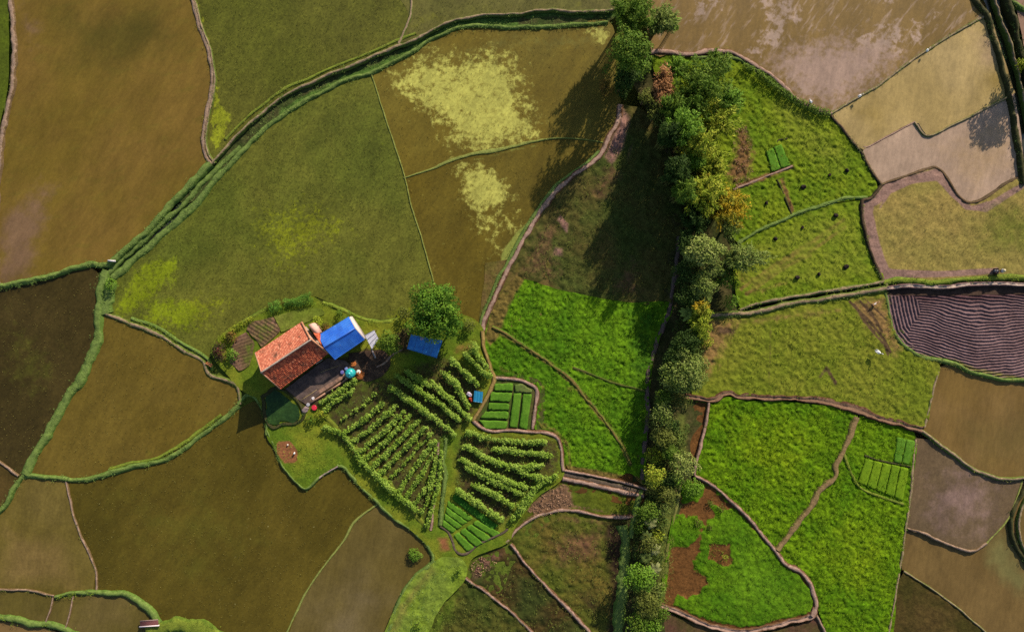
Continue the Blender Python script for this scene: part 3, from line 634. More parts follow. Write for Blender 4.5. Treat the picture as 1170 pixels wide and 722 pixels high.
bank([(299,452),(312,445),(323,447),(336,456),(344,466),(347,476),(336,484),(324,485),(311,489),(302,476),(299,452)], 5, .22, .38, BM_DARK, grass=('dark', 12), rag=.5)
bank(A, 8, .35, .40, BM_MUD, grass=('olive', 3))
bank(B, 7, .30, .40, BM_MUD, grass=('olive', 3))
bank([(p[0] + 3, p[1]) for p in B], 4, .35, .40, BM_MIX, grass=('olive', 5))
bank(CT, 5, .45, .40, BM_MIX, grass=('green', 4))
bank([(p[0] - 5, p[1] - 4) for p in CT[1:9]], 4, .2, .40, BM_YEL, grass=('olive', 6))
bank(CB, 6, .45, .0, BM_GREEN, grass=('green', 14), wfun=([0, .16, .3, 1], [1.7, 1.6, 1., .9]))
GRASS.setdefault('green', []).append(('line', WA(smooth([(a + 5, b + 7) for a, b in CT[1:]], 2.), 0), np.full(4000, 1.0), .05, 9))
bank([(122,314),(150,287),(180,260),(205,236),(228,211),(246,192),(275,168)], 6, .3, -.05, BM_GREEN, grass=('green', 9), rag=.5)
bank(CL, 9, .45, .30, BM_GREEN, grass=('green', 14))
bank(D, 8, .7, .15, BM_GREEN, grass=('green', 14))
bank(E, 13, .55, .10, BM_GREEN, grass=('green', 12), wfun=([0, .2, 1], [1.1, 1, .8]))
bank(E2, 8, .5, .05, BM_GREEN, grass=('green', 12))
bank([(-40,512),(0,529),(20,544)], 5, .3, .1, BM_MUD)
bank(F, 7, .5, .0, BM_GREEN, grass=('green', 14))
bank([(a - 2, b - 4) for a, b in F[3:-1]], 5, .25, .06, BM_YEL, grass=('bright', 10))
bank(G, 6, .35, .05, BM_MIX, grass=('olive', 5))
bank([(a + 3, b - 5) for a, b in G[1:7]], 5, .3, .0, BM_GREEN, grass=('bright', 14))
bank([(122,322),(118,345),(121,358)], 16, .6, 0., BM_GREEN, grass=('green', 14))
bank(HH, 4, .22, .0, BM_MUD, grass=('olive', 3))
bank([(430,419),(440,414),(448,406),(460,399)], 3, .12, .38, BM_MUD)
bank(I1, 4, .3, -.02, BM_MUD, grass=('olive', 3))
bank(I2, 9, .6, -.06, BM_GREEN, grass=('bright', 14), wfun=([0, .3, 1], [.5, .9, 1.4]))
bank([(60,682),(56,698),(51,712)], 3, .25, -.06, BM_MUD); bank([(83,681),(79,700),(74,719)], 3, .25, -.06, BM_MUD)
bank(J, 9, .5, -.1, BM_GREEN, grass=('bright', 14))
bank([(166,722),(190,716),(217,716),(244,722),(262,738)], 18, .5, -.05, BM_YEL, grass=('bright', 14))
bank(KK, 5, .28, .41, BM_MIX, grass=('olive', 3))
bank(L, 2.2, .16, .0, BM_ALG)
bank(M, 2.6, .14, .0, BM_ALG, wfun=([0, .45, .8, 1], [.8, 2.2, .8, .5]))
bank(N, 7, .35, .06, BM_PINK, wfun=([0, .3, 1], [1.2, 1.2, 1.3]))
bank([(a - 4, b - 1) for a, b in N[3:]], 5, .3, .0, BM_GREEN, grass=('green', 12))
bank(N3, 5, .2, .40, bank_mat('path_tan', (158,130,76), (110,96,44), cut=.6))
bank([(431,576),(405,596),(392,619),(365,653),(344,687),(318,745)], 3.2, .18, -.02, BM_ALG)
bank([(304,492),(314,514),(324,535),(344,557),(354,557),(365,545),(385,533)], 5, .5, -.02, BM_GREEN, grass=('green', 10))
bank([(362,548),(375,539),(386,533)], 3, .3, .2, BM_CONC)
bank([(385,533),(395,536),(412,557),(433,577),(449,592),(473,609),(490,626),(494,643),(473,660),(456,687),(436,745)], 6, .5, -.02, BM_GREEN, grass=('green', 10))
bank([(368,470),(385,490),(415,522),(445,555),(470,582),(488,603)], 9, .3, .25, bank_mat('gpath', (120,126,40), (96,110,30)), grass=('olive', 5))
bank([(272,462),(282,452),(292,457),(303,474),(304,497)], 5, .45, 0, BM_GREEN, grass=('green', 10))
bank([(242,405),(250,388),(265,376),(290,362),(305,353)], 6, .4, .1, BM_YEL, grass=('bright', 18))
bank([(368,346),(390,354),(410,363),(430,369),(455,366)], 6, .35, .15, BM_YEL, grass=('bright', 14))
bank(S, 7, .35, .50, BM_PINK, grass=('olive', 3))
bank([(790,66),(838,66),(862,79),(890,102),(914,119),(940,131)], 5, .3, .4, BM_GREEN, grass=('green', 16))
bank(T, 4, .35, .40, BM_MIX, grass=('green', 5))
bank(U1, 5, .5, .38, bank_mat('u1', (122,98,72), (56,56,30)), grass=('green', 5))
bank(U2, 4, .3, .36, bank_mat('u2', (112,88,62), (84,70,48)))
bank(U3, 5, .5, .42, bank_mat('u3', (88,70,50), (60,56,30)), grass=('green', 4))
bank(VV[:4], 2.5, .08, .37, BM_PINK); bank(VV[3:], 3, .35, .36, BM_MIX)
bank([(a - 2, b) for a, b in WL], 8, .9, .3, BM_DARK, grass=('dark', 18))
bank([(1132,-30),(1143,14),(1153,40),(1161,66),(1170,100),(1178,150)], 4, .9, .3, BM_MIX)
bank([(1146,-30),(1156,5),(1164,35),(1172,62),(1186,110)], 9, 1.0, .25, BM_DARK, grass=('dark', 18))
bank([(1150,-4),(1172,8),(1200,16)], 7, .7, .3, BM_GREEN, grass=('green', 12))
field('water', [(1104,-40),(1160,-40),(1176,60),(1190,150),(1178,215),(1168,165),(1153,85),(1130,15)], -.1, MW, 2.)
bank(XA, 5, .45, .44, BM_MIX, grass=('bright', 7)); bank(XB, 8, .6, .30, BM_MIX, grass=('green', 7))
bank([(1010,323),(1040,320),(1074,322),(1107,319),(1141,317),(1170,317),(1215,318)], 7, .4, .48, BM_YEL, grass=('bright', 12))
bank(XR, 5.5, .95, .10, BM_CONC, prof=[-.2, .9, 1., .86, .86, 1., .9, -.2], rag=.15)
bank(Y, 6, .45, .05, BM_GREEN, grass=('olive', 8))
bank(Z, 9, .42, .15, bank_mat('zz', (140,108,84), (84,54,36), cut=.55), prof=[-.3, .7, 1., .45, .45, 1., .7, -.3], rag=.35)
bank(AE0, 4, .3, .1, BM_MIX); bank(AA, 5, .45, -.25, BM_MIX, grass=('olive', 2))
bank(AB[:5], 5, .45, -.6, BM_MUD); bank(AB[4:], 3, .25, -.5, BM_ALG)
bank(AEV, 4, .3, -.1, BM_MIX, grass=('olive', 5)); bank(AC, 7, .7, -.7, BM_DARK, grass=('dark', 8)); bank([(a + 8, b) for a, b in AC], 4, .5, -.4, BM_MIX)
bank(AD, 3, .25, -.68, BM_MIX)
bank(AF, 8, .28, .22, bank_mat('af', (142,116,78), (104,96,48), cut=.6), rag=.35)
bank(AG[:14], 6, .45, .05, BM_PINK, wfun=([0, .3, .7, 1], [.8, .9, 1., 1.1])); bank(AG[12:], 8, .4, -.15, BM_PINK, prof=[-.3, .7, 1., .5, .5, 1., .7, -.3])
bank([(931,700),(938,712),(948,735)], 5, .3, -.2, BM_MUD)
bank([(784,455),(781,490),(784,520),(778,560),(768,600),(761,640),(755,692)], 5, .3, -.15, bank_mat('edge', (134,132,66), (96,104,46)), grass=('olive', 6))
bank(AH, 6, .35, .25, BM_PINK, rag=.15); bank([(a + 2, b + 1) for a, b in [(642,537),(668,541),(699,548),(738,558)]], 4.5, .45, .05, BM_PINK, rag=.15)
bank([(643,547),(668,552),(699,559),(736,567)], 7, .40, .05, BM_PINK, rag=.15); bank([(644,542),(668,547),(699,554),(736,563)], 8, .18, .05, BM_PATH, rag=.1)
bank(AI, 5, .3, .22, BM_PINK, grass=('olive', 3)); bank(AJ, 5.5, .4, -.02, BM_PINK, grass=('olive', 3)); bank(AK, 5, .4, -.08, BM_PINK, grass=('olive', 3)); bank(AL, 4.5, .35, -.1, BM_PINK, grass=('olive', 3))
bank(DG1, 4, .12, .24, bank_mat('dg', (128,108,56), (84,112,26)), rag=.5); bank(DG2, 3, .10, .24, bank_mat('dg2', (96,92,44), (78,104,26)), rag=.5)
bank(PM, 7, .25, .05, bank_mat('pm', (112,92,84), (58,56,40), cut=.6))
bank(R12, 5, .4, .38, BM_GREEN, grass=('green', 8)); bank([(838,216),(870,204),(906,190)], 4, .25, .42, BM_PINK); bank([(888,205),(897,225),(905,245)], 3, .25, .42, BM_DARK)
bank([(905,192),(888,163),(900,158)], 2, .1, .45, BM_DARK)
bank([(510,500),(506,525),(509,545),(505,575),(502,600)], 7, .35, .3, BM_GREEN, grass=('green', 14)); bank([(501,505),(499,540),(496,575),(492,606)], 4, .2, .3, BM_PINK)
bank([(503,601),(513,610),(520,628),(532,633),(548,621),(574,609),(580,604)], 4, .2, .3, BM_PATH)
bank([(712,600),(716,640),(711,690),(704,745)], 15, .4, .0, BM_GREEN, grass=('green', 14))
bank([(733,560),(726,590),(722,615)], 8, .5, .0, BM_GREEN, grass=('dark', 12))
bank([(988,521),(1014,528),(1041,533)], 2.5, .12, .05, BM_DARK); bank([(962,512),(980,553),(1005,567),(1033,576)], 4, .15, .02, BM_YEL)
# ------------------------------------------------------------------ seedling beds
M_BED = field_mat('seedbed', (82,126,32), (98,140,40), .3, 4., .22, bump=.04)
M_BEDD = field_mat('seedbed_dark', (58,110,30), (74,124,32), .3, 4., .22, bump=.04)
def lerp(a, b, t): return (a[0] + (b[0] - a[0]) * t, a[1] + (b[1] - a[1]) * t)
def seed_bed(q, z, mat, label, group, h=.09):
    c = np.mean(WA(q, z), 0)
    e = resample(WA(q, z + h), .45, True)
    e = e + RNG.normal(0, .035, e.shape)
    n = len(e)
    P = c + (e - c) * .97
    lo, hi = P.min(0), P.max(0)
    gx, gy = np.meshgrid(np.arange(lo[0], hi[0], .24), np.arange(lo[1], hi[1], .24))
    I = np.stack([gx.ravel(), gy.ravel()], 1) + RNG.uniform(-.06, .06, (gx.size, 2))
    I = I[inside(I, P)]
    if len(I): I = I[dist(I, P, True) > .12]
    co, _, fa, *_ = delaunay_2d_cdt([Vector(p) for p in np.vstack([P, I])], [], [list(range(n))], 1, 1e-5)
    V = np.array([(p[0], p[1]) for p in co]); F = np.array([f for f in fa if len(f) == 3])
    a, b, d = V[F[:, 0]], V[F[:, 1]], V[F[:, 2]]
    cr = (b[:, 0] - a[:, 0]) * (d[:, 1] - a[:, 1]) - (b[:, 1] - a[:, 1]) * (d[:, 0] - a[:, 0])
    F = np.where((cr < 0)[:, None], F[:, ::-1], F)
    top = np.column_stack([V, h * (.75 + .5 * fbm(V[:, 0], V[:, 1], 2.2, 3, 2))])
    m = len(top)
    sk = np.column_stack([e, np.full(n, -.12)])
    j = np.arange(n); k = (j + 1) % n
    Q = np.stack([m + j, m + k, k, j], 1)
    area = np.sum(P[:, 0] * np.roll(P[:, 1], -1) - np.roll(P[:, 0], -1) * P[:, 1])
    if area < 0: Q = Q[:, ::-1]
    VV_ = np.vstack([top, sk]); VV_[:, :2] -= c
    o = mesh('seedling_bed', VV_, [F, Q], mat, None, True); o.location = (c[0], c[1], z)
    tag(o, label, 'garden bed', group)
ORD = ['first', 'second', 'third', 'fourth', 'fifth', 'sixth', 'seventh', 'eighth', 'ninth', 'tenth', 'eleventh', 'twelfth', 'thirteenth', 'fourteenth', 'fifteenth', 'sixteenth']
def strips(quad, n, z, mat, where, group, gap=.08):
    a, b, c, d = quad                              # strips run from edge a-d to edge b-c
    for i in range(n):
        t0, t1 = (i + gap * .5) / n, (i + 1 - gap * .5) / n
        q = [lerp(a, d, t0), lerp(b, c, t0), lerp(b, c, t1), lerp(a, d, t1)]
        seed_bed(q, z, mat, f'{ORD[i]} seedling bed {where}', group)
gB = 'seedling beds beside the bean rows'
strips([(512,571),(541,592),(516,609),(505,601)], 4, .36, M_BED, 'from the bean rows in the plot by the dry spot', gB)
strips([(520,563),(570,600),(563,606),(516,570)], 1, .36, M_BEDD, 'dark and long, right under the southern bean rows', gB)
strips([(546,594),(574,609),(533,631),(517,612)], 4, .36, M_BED, 'in the plot ending at the corner of the brown field', gB, .18)
for i, q in enumerate([[(565,438),(586,438),(586,447),(564,446)], [(561,448),(585,449),(583,459),(559,458)], [(559,460),(582,461),(582,469),(557,468)], [(555,470),(581,470),(581,479),(548,478)], [(547,480),(580,481),(579,490),(554,490)]]):
    seed_bed(q, .36, M_BED, f'{ORD[i]} short seedling bed from the curved path, in the column beside the tan footpath', 'seedling beds inside the curved path')
seed_bed([(587,449),(596,449),(591,489),(582,488)], .36, M_BED, 'long upright seedling bed in the middle of the curved path plot', 'seedling beds inside the curved path')
seed_bed([(598,450),(608,450),(602,491),(593,489)], .36, M_BED, 'long upright seedling bed against the bend of the curved path', 'seedling beds inside the curved path')
seed_bed([(588,439),(596,438),(609,446),(608,449),(588,448)], .34, field_mat('bed_fallow', (92,116,50), (104,112,60), .5, 4., .3), 'dull fallow seedling bed under the top of the curved path', 'seedling beds inside the curved path')
M_BED2 = field_mat('seedbed2', (116,146,26), (102,136,24), .3, 4., .2, bump=.04)
def cols(quad, n, z, mat, where, group):
    a, b, c, d = quad
    strips([a, d, c, b], n, z, mat, where, group)
cols([(989,524),(1039,535),(1032,573),(980,551)], 5, .10, M_BED2, 'from the mud strip in the lower block of the bright east field', 'seedling beds in the bright east field')
cols([(1025,499),(1047,504),(1039,531),(1021,528)], 2, .10, M_BED, 'from the grass in the upper block by the grey mud field', 'seedling beds in the bright east field')
cols([(875,173),(893,164),(904,189),(881,197)], 2, .52, M_BED, 'of the lone pair in the north east grass field', 'seedling beds in the north east grass')

# ------------------------------------------------------------------ foliage
def leaf_quads(P, Nn, size, aspect=.55, fold=.12):
    n = len(P)
    Nn = Nn / np.maximum(np.linalg.norm(Nn, axis=1), 1e-6)[:, None]
    r = RNG.normal(0, 1, (n, 3)); t = r - (r * Nn).sum(1)[:, None] * Nn
    t /= np.maximum(np.linalg.norm(t, axis=1), 1e-6)[:, None]
    b = np.cross(Nn, t)
    s = (size * RNG.uniform(.65, 1.4, n))[:, None]
    V = np.stack([P - t * s * .5, P + b * s * aspect * .5 + Nn * s * fold, P + t * s * .5 - Nn * s * .1, P - b * s * aspect * .5 + Nn * s * fold], 1)
    return V.reshape(-1, 3), np.arange(n * 4).reshape(n, 4)

def cloud(centres, radii, per, size, up=.5, flat=.8, aspect=.6):
    Ps, Ns = [], []
    for c, r in zip(centres, radii):
        k = max(6, int(per * r * r))
        d = RNG.normal(0, 1, (k, 3)); d /= np.linalg.norm(d, axis=1)[:, None]
        d[:, 2] = np.where(d[:, 2] < -.35, -d[:, 2], d[:, 2])
        rr = r * RNG.uniform(.55, 1.05, k) ** .6
        p = c + d * rr[:, None] * np.array([1, 1, flat])
        Ps.append(p); Ns.append(d + np.array([0, 0, up]) + RNG.normal(0, .45, (k, 3)))
    return leaf_quads(np.vstack(Ps), np.vstack(Ns), size, aspect)

BARK = plain((104,84,62), .9, .1, .3, 3.)
def trunk(name, h, r, tips, parent, lean=(0, 0)):
    m = MB(); p = [(0, 0, -.3)]; n = 5
    for i in range(1, n + 1):
        t = i / n; p.append((lean[0] * t + random.uniform(-.08, .08), lean[1] * t + random.uniform(-.08, .08), h * t))
    m.tube(p, np.linspace(r * 1.25, r * .55, n + 1), 8)
    for q in tips:
        a = np.array(p[-2]) if random.random() < .6 else np.array(p[-3]); q = np.array(q)
        mid = (a + q) / 2 + np.array([0, 0, .12 * np.linalg.norm(q - a)])
        m.tube([a, mid, q], [r * .45, r * .3, r * .12], 5)
    return m.build(name, BARK, parent, True)

def tree(name, label, u, v, rpx, h, mat, per=62, size=.36, group=None, flat=.8, sx=1., sy=1., gap=1., rot=0.):
    """Broad-leaved tree: trunk, limbs and a crown of leaf clumps round an uneven dome."""
    R = rpx * PXM * (CAM_H - h * .7) / CAM_H * (1.06 if group == gT else 1.0)
    x, y, _ = W(u, v, h * .7)
    t = thing(name, label, 'tree', (x, y, 0), rot, group)
    vr = min(R * .95, h * .42)
    zc = h - vr
    k = int(9 + 9 * R * gap)
    cs = []; rs = []
    if group == gT: sx *= random.uniform(.82, 1.2); sy *= random.uniform(.82, 1.2)
    for i in range(k):
        a = i * 2.39996 + random.uniform(-.5, .5)
        f = math.sqrt((i + .5) / k)
        rr = f * R * .80 * random.uniform(.64, 1.28)
        zz = zc + vr * math.sqrt(max(0, 1 - f * f * .92)) * random.uniform(.62, .95) * .8
        cs.append((rr * math.cos(a) * sx, rr * math.sin(a) * sy, zz)); rs.append(R * random.uniform(.14, .34) + .2)
        if i % 2: cs.append((rr * math.cos(a + .3) * .9 * sx, rr * math.sin(a + .3) * .9 * sy, zc - vr * random.uniform(0, .55))); rs.append(R * .27 + .15)
    if h > 7 and group == gT:
        for i in range(int(k * .6)):
            a = random.uniform(0, 6.283); f = random.uniform(.15, .8); cs.append((f * R * math.cos(a) * sx, f * R * math.sin(a) * sy, h * random.uniform(.22, .55))); rs.append(R * random.uniform(.18, .3) + .2)
    V, F = cloud(np.array(cs), rs, per, size, flat=flat)
    mesh('crown', V, F, mat, t)
    trunk('trunk', zc, .05 * R + .08, [(c[0] * .8, c[1] * .8, c[2] - .2) for c in cs[::max(1, len(cs) // 6)]], t)
    return t

def shrub(name, label, u, v, rpx, h, mat, per=75, size=.26, cat='shrub', group=None, sx=1., sy=1., rot=0., z0=.05):
    R = rpx * PXM
    x, y, _ = W(u, v, z0 + h * .6)
    t = thing(name, label, cat, (x, y, z0), rot, group)
    k = int(6 + 9 * R); cs = []; rs = []
    for i in range(k):
        a = i * 2.39996; f = math.sqrt((i + .5) / k); rr = f * R * .8
        cs.append((rr * math.cos(a) * sx, rr * math.sin(a) * sy, h * (.25 + .55 * math.sqrt(max(0, 1 - f * f))) * random.uniform(.8, 1.15))); rs.append(min(.8, R * .34) * random.uniform(.75, 1.2) + .08)
    V, F = cloud(np.array(cs), rs, per, size)
    mesh('foliage', V, F, mat, t)
    z_ = []
    for i in range(5):
        c = cs[(i * 3) % len(cs)]; z_ += [(.02 * i, 0, -.15), (c[0] * .5, c[1] * .5, c[2] * .6), (c[0] * .9, c[1] * .9, c[2]), (c[0] * .52, c[1] * .48, c[2] * .6)]
    MB().tube(z_, .03, 5).build('stem', BARK, t)
    return t

def culm_plant(name, label, u, v, rpx, h, mat, cat='bamboo', n=None, per=80, leaf=.62, asp=.13, group=None, sx=1., sy=1., bias=(0, 0), stem=(126,128,60), spread0=.25, up0=.35):
    """Bamboo: arching culms from one clump, narrow leaves in sprays along each."""
    R = rpx * PXM * (CAM_H - h * .75) / CAM_H * 1.16
    x, y, _ = W(u, v, h * .75)
    t = thing(name, label, cat, (x, y, 0), 0, group)
    n = n or int(12 + 11 * R)
    P = []; D = []; m = MB()
    for i in range(n):
        a = i * 2.39996 + random.uniform(-.4, .4); f = math.sqrt((i + .5) / n) * random.uniform(.8, 1.1)
        hh = h * random.uniform(.72, 1.0) * (1 - .22 * f * f)
        b = np.array([math.cos(a) * R * spread0 * f, math.sin(a) * R * spread0 * f, 0.])
        e = np.array([math.cos(a) * sx * R * f + bias[0], math.sin(a) * sy * R * f + bias[1], 0.])
        ts = np.linspace(0, 1, 7)
        pts = np.array([b + (e - b) * q ** 2.2 + np.array([0, 0, hh * (1.16 * q - .22 * q ** 3)]) for q in ts])
        m.tube(pts, np.linspace(.05, .012, 7), 5)
        k = per
        q = RNG.uniform(up0, 1.0, k) ** .8
        c = b + (e - b) * (q ** 2.2)[:, None]; c[:, 2] = hh * (1.16 * q - .22 * q ** 3)
        o = RNG.normal(0, 1, (k, 3)) * np.array([.34, .34, .26]) * (.42 + .07 * R)
        P.append(c + o)
        dd = o * .8 + (e - b) / max(R, .1) * .8 + np.array([0, 0, -.25]) + RNG.normal(0, .35, (k, 3)); D.append(dd)
    P = np.vstack(P); D = np.vstack(D); D /= np.linalg.norm(D, axis=1)[:, None]
    s = (leaf * RNG.uniform(.6, 1.3, len(P)))[:, None]
    sd = np.cross(D, np.array([0, 0, 1.]) + RNG.normal(0, .4, P.shape)); sd /= np.maximum(np.linalg.norm(sd, axis=1), 1e-6)[:, None]
    V = np.stack([P - D * s * .4, P + sd * s * asp, P + D * s * .6 - np.array([0, 0, .05]), P - sd * s * asp], 1).reshape(-1, 3)
    mesh('crown', V, np.arange(len(V)).reshape(-1, 4), mat, t)
    m.build('trunk', plain(stem, .6, .3), t, True)
    return t

def banana(label, u, v, rpx, h, mat, n=8, group=None, name='banana_plant'):
    R = rpx * PXM; x, y, _ = W(u, v, h * .9)
    t = thing(name, label, 'banana plant', (x, y, 0), random.uniform(0, 6), group)
    for i in range(n):
        a = i * 2.39996 + random.uniform(-.2, .2); l = R * random.uniform(.8, 1.1); w = .30 * random.uniform(.8, 1.1)
        V = []; F = []
        for j in range(8):
            q = j / 7; ww = w * math.sin(math.pi * (.08 + .9 * q)) ** .7; r = l * q
            z = h * .82 + l * .55 * q - l * .75 * q * q
            for sgn, up in ((-1, .1), (0, 0), (1, .1)):
                V.append((r * math.cos(a) - sgn * ww * math.sin(a), r * math.sin(a) + sgn * ww * math.cos(a), z + up * ww * 2))
            if j: k = j * 3; F += [(k - 3, k - 2, k + 1, k), (k - 2, k - 1, k + 2, k + 1)]
        mesh('leaf', V, np.array(F), mat, t, True)
    MB().tube([(0, 0, -.2), (.02, 0, h * .45), (0, 0, h * .85)], [.16, .13, .07], 8).build('stem', plain((120,124,64), .6), t, True)
    return t

# palettes (what the leaves look like in sun)
C_MID = leaf_mat((66,98,26), (126,148,48), (88,118,32)); C_DARK = leaf_mat((44,68,24), (76,98,36), (56,78,28))
C_BRT = leaf_mat((90,132,34), (134,166,58), (106,144,38)); C_GREY = leaf_mat((90,112,44), (154,164,84), (114,132,54))
C_PALE = leaf_mat((106,126,50), (178,184,100), (130,146,62)); C_OLV = leaf_mat((92,104,40), (130,134,62), (104,112,44))
C_YG = leaf_mat((120,144,34), (184,182,60), (142,158,40)); C_YEL = leaf_mat((166,140,28), (208,172,40), (140,140,40))
C_BRN = leaf_mat((150,104,62), (206,152,104), (166,118,76)); C_RUST = leaf_mat((140,104,50), (120,90,40), (90,84,34))
C_RED = leaf_mat((74,44,40), (110,66,48), (60,52,40)); C_BEAN = leaf_mat((112,148,46), (178,200,86), (136,166,56))
C_BIG = leaf_mat((72,116,26), (128,162,50), (66,104,26)); C_DRY = leaf_mat((180,170,120), (150,140,90))
gT = 'trees in the belt along the stream'
# big round tree by the house
tree('round_tree', 'large round full crowned green tree overhanging the small blue roof', 497, 356, 33, 9.0, C_BIG, 76, .33, None, gap=.85, sx=.97, sy=1.06)
tree('side_tree', 'lower leafy tree leaning out of the east side of the big round tree', 516, 372, 13, 5.5, C_BIG, 66, .32)
shrub('shrub', 'olive shrub on the bank just west of the big round tree', 462, 358, 8, 1.8, C_OLV, z0=.3)
tree('garden_tree', 'dark bushy tree between the white sheet canopy and the small blue roof', 444, 392, 14, 4.5, C_MID, 70, .3)
shrub('shrub', 'green shrub east of the big round tree on the path corner', 536, 372, 8, 1.6, C_OLV, z0=.3)
shrub('shrub', 'leafy garden shrub at the top of the eastern bean rows', 541, 397, 7, 1.8, C_BEAN, z0=.3)
shrub('shrub', 'dark red leaved shrub at the west tip of the house island', 250, 402, 10, 1.8, C_RED, sx=.8, sy=1.3, z0=.2)
shrub('shrub', 'rust and green shrub above the dark red one', 264, 386, 7, 1.3, C_RUST, z0=.2)
shrub('shrub', 'bright green shrub beside the furrowed garden bed', 265, 405, 8, 1.4, C_BRT, z0=.2)
shrub('shrub', 'lime green bush behind the white gable of the tiled house', 362, 368, 7, 1.5, C_YG, z0=.3)
shrub('shrub', 'orange and green bush at the corner of the big blue roof', 372, 373, 6, 1.2, C_RUST, z0=.3)
shrub('shrub', 'dark green bush above the ridge of the big blue roof', 388, 358, 5, 1.2, C_MID, z0=.3)
shrub('round_bush', 'small round bush alone in the brown paddy', 474, 634, 8, 1.0, C_BRT, 190, .2, 'bush', z0=-.1)
shrub('shrub', 'low yellow green bush by the red basin below the yard', 367, 474, 6, 1.0, C_YG, z0=.3)
shrub('shrub', 'dark leafy bush left of the yellow green bush by the basin', 355, 480, 6, 1.0, C_MID, z0=.3)
shrub('shrub', 'dark bush on the grass slope at the corner of the brown field', 524, 652, 4, 1.2, C_MID, z0=.3)
shrub('shrub', 'leafy bush where the slope grass meets the weedy field at the bottom edge', 477, 715, 5, 1.2, C_MID, z0=.3)
shrub('shrub', 'green bush where the double ditch bank meets the yellow algae', 126, 325, 8, 1.5, C_BRT, z0=.2)
h_ = MB
def hedge(name, label, pts, w, h, mat, dens=95, size=.2, z0=.35, cat='hedge', group=None, lump=.35, wild=.13):
    C = smooth(WA(pts, z0 + h), .3); C = resample(C, .22)
    c0 = C.mean(0); n = len(C)
    t = thing(name, label, cat, (c0[0], c0[1], z0), 0, group)
    N = np.stack([-np.gradient(C[:, 1]), np.gradient(C[:, 0])], 1); N /= np.maximum(np.hypot(*N.T), 1e-9)[:, None]
    k = int(dens * n * .22)
    i = RNG.integers(0, n, k)
    s = i * .22
    lw = 1 + (fbm(s, s * 0 + len(label), .55, 4, len(pts)) - .5) * 3 * lump
    keep = fbm(s, s * 0 + 3.1 * len(label), .9, 2, 3) > .27
    th = RNG.uniform(-.35, math.pi + .35, k); rr = RNG.uniform(.6, 1.05, k)
    off = np.cos(th) * rr * w / 2 * lw; zz = np.maximum(.05, h * .45 + np.sin(th) * rr * h * .55 * lw)
    P = np.column_stack([C[i] - c0 + N[i] * off[:, None] + RNG.normal(0, wild, (k, 2)), zz + RNG.normal(0, wild * .6, k)])[keep]
    Nn = np.column_stack([N[i] * np.cos(th)[:, None], np.sin(th) + .4])[keep] + RNG.normal(0, .45, (keep.sum(), 3))
    V, F = leaf_quads(P, Nn, size, .62)
    mesh('foliage', V, F, mat, t)
    z_ = []
    for j in range(2, n, 4):
        p = C[j] - c0; z_ += [(p[0], p[1], .02), (p[0] + .06, p[1] + .03, h * .7)]
    if len(z_) > 1: MB().tube(z_, .025, 5).build('stem', BARK, t)
    return t
hedge('hedge', 'clipped bright green hedge along the paddy above the tiled house', [(308,352),(325,346),(340,345),(355,340)], 1.5, 1.0, leaf_mat((92,140,48), (116,160,60)), 330, .16, .2)
hedge('hedge', 'yellow green hedge along the west tip of the house island', [(246,398),(252,388),(266,376),(288,364)], .9, .7, C_YG, 160, .18, .2)
hedge('hedge', 'dark leafy hedge fringing the bank below the north east stream path', [(850,74),(868,84),(885,97),(905,111),(925,121),(948,131)], 1.3, 1.0, C_MID, 140, .22, .4)

# ------------------------------------------------------------------ bean rows
def bean_row(label, pts, w, h, group, fill=1.0):
    z0 = .36
    C = resample(smooth(WA(pts, z0 + h), .3), .1); c0 = C.mean(0)
    N = np.stack([-np.gradient(C[:, 1]), np.gradient(C[:, 0])], 1); N /= np.maximum(np.hypot(*N.T), 1e-9)[:, None]
    T_ = np.stack([N[:, 1], -N[:, 0]], 1)
    t = thing('bean_row', label, 'crop row', (c0[0], c0[1], z0), 0, group)
    cs, rs, zz = [], [], []
    i = 0.
    seed = len(label) + int(abs(c0[0] * 7))
    while i < len(C):
        k = int(i)
        v = .55 + .9 * float(fbm(np.array([k * .1]), np.array([float(seed)]), .5, 3, 4)[0])
        if random.random() < fill and v > .66:
            p = C[k] - c0 + N[k] * random.gauss(0, .11)
            hh = h * min(1.25, v * random.uniform(.8, 1.15)); rr = w * .5 * random.uniform(.62, 1.1) * min(1.2, v)
            cs.append((p[0], p[1], hh * .62)); rs.append(rr)
            cs.append((p[0] + random.gauss(0, .12), p[1] + random.gauss(0, .12), hh * .30)); rs.append(rr * .85)
            for q in range(random.choice((0, 1, 1, 2))):      # tendrils that stick out
                a = random.uniform(0, 6.28); l = rr * random.uniform(.9, 1.5)
                cs.append((p[0] + l * math.cos(a), p[1] + l * math.sin(a), hh * random.uniform(.45, .95))); rs.append(rr * random.uniform(.3, .5))
            zz += [(p[0], p[1], .0), (p[0] + .04, p[1], hh * .7)]
        i += random.uniform(1.7, 3.4)
    V, F = cloud(np.array(cs), rs, 150, .25, up=.7, flat=1.0, aspect=.66)
    mesh('foliage', V, F, C_BEAN, t)
    if len(zz) > 1: MB().tube(zz, .022, 5).build('stem', BARK, t)
    return t
rowsA = [[(405,434),(385,449),(364,461)], [(403,446),(388,455),(376,462),(371,472)], [(431,449),(410,465),(389,480)], [(437,461),(414,481),(392,495)], [(452,464),(425,488),(400,507)], [(461,470),(435,496),(409,517)],
         [(468,475),(442,503),(416,526)], [(478,480),(450,510),(425,534)], [(486,488),(458,517),(433,542)], [(493,495),(466,525),(443,550)], [(496,504),(472,537),(455,561)], [(498,513),(480,545),(464,568)], [(499,522),(489,553),(474,576)], [(499,530),(491,560),(482,588)], [(504,516),(500,556),(487,603)]]
gA = 'bean rows in the west vegetable plot'
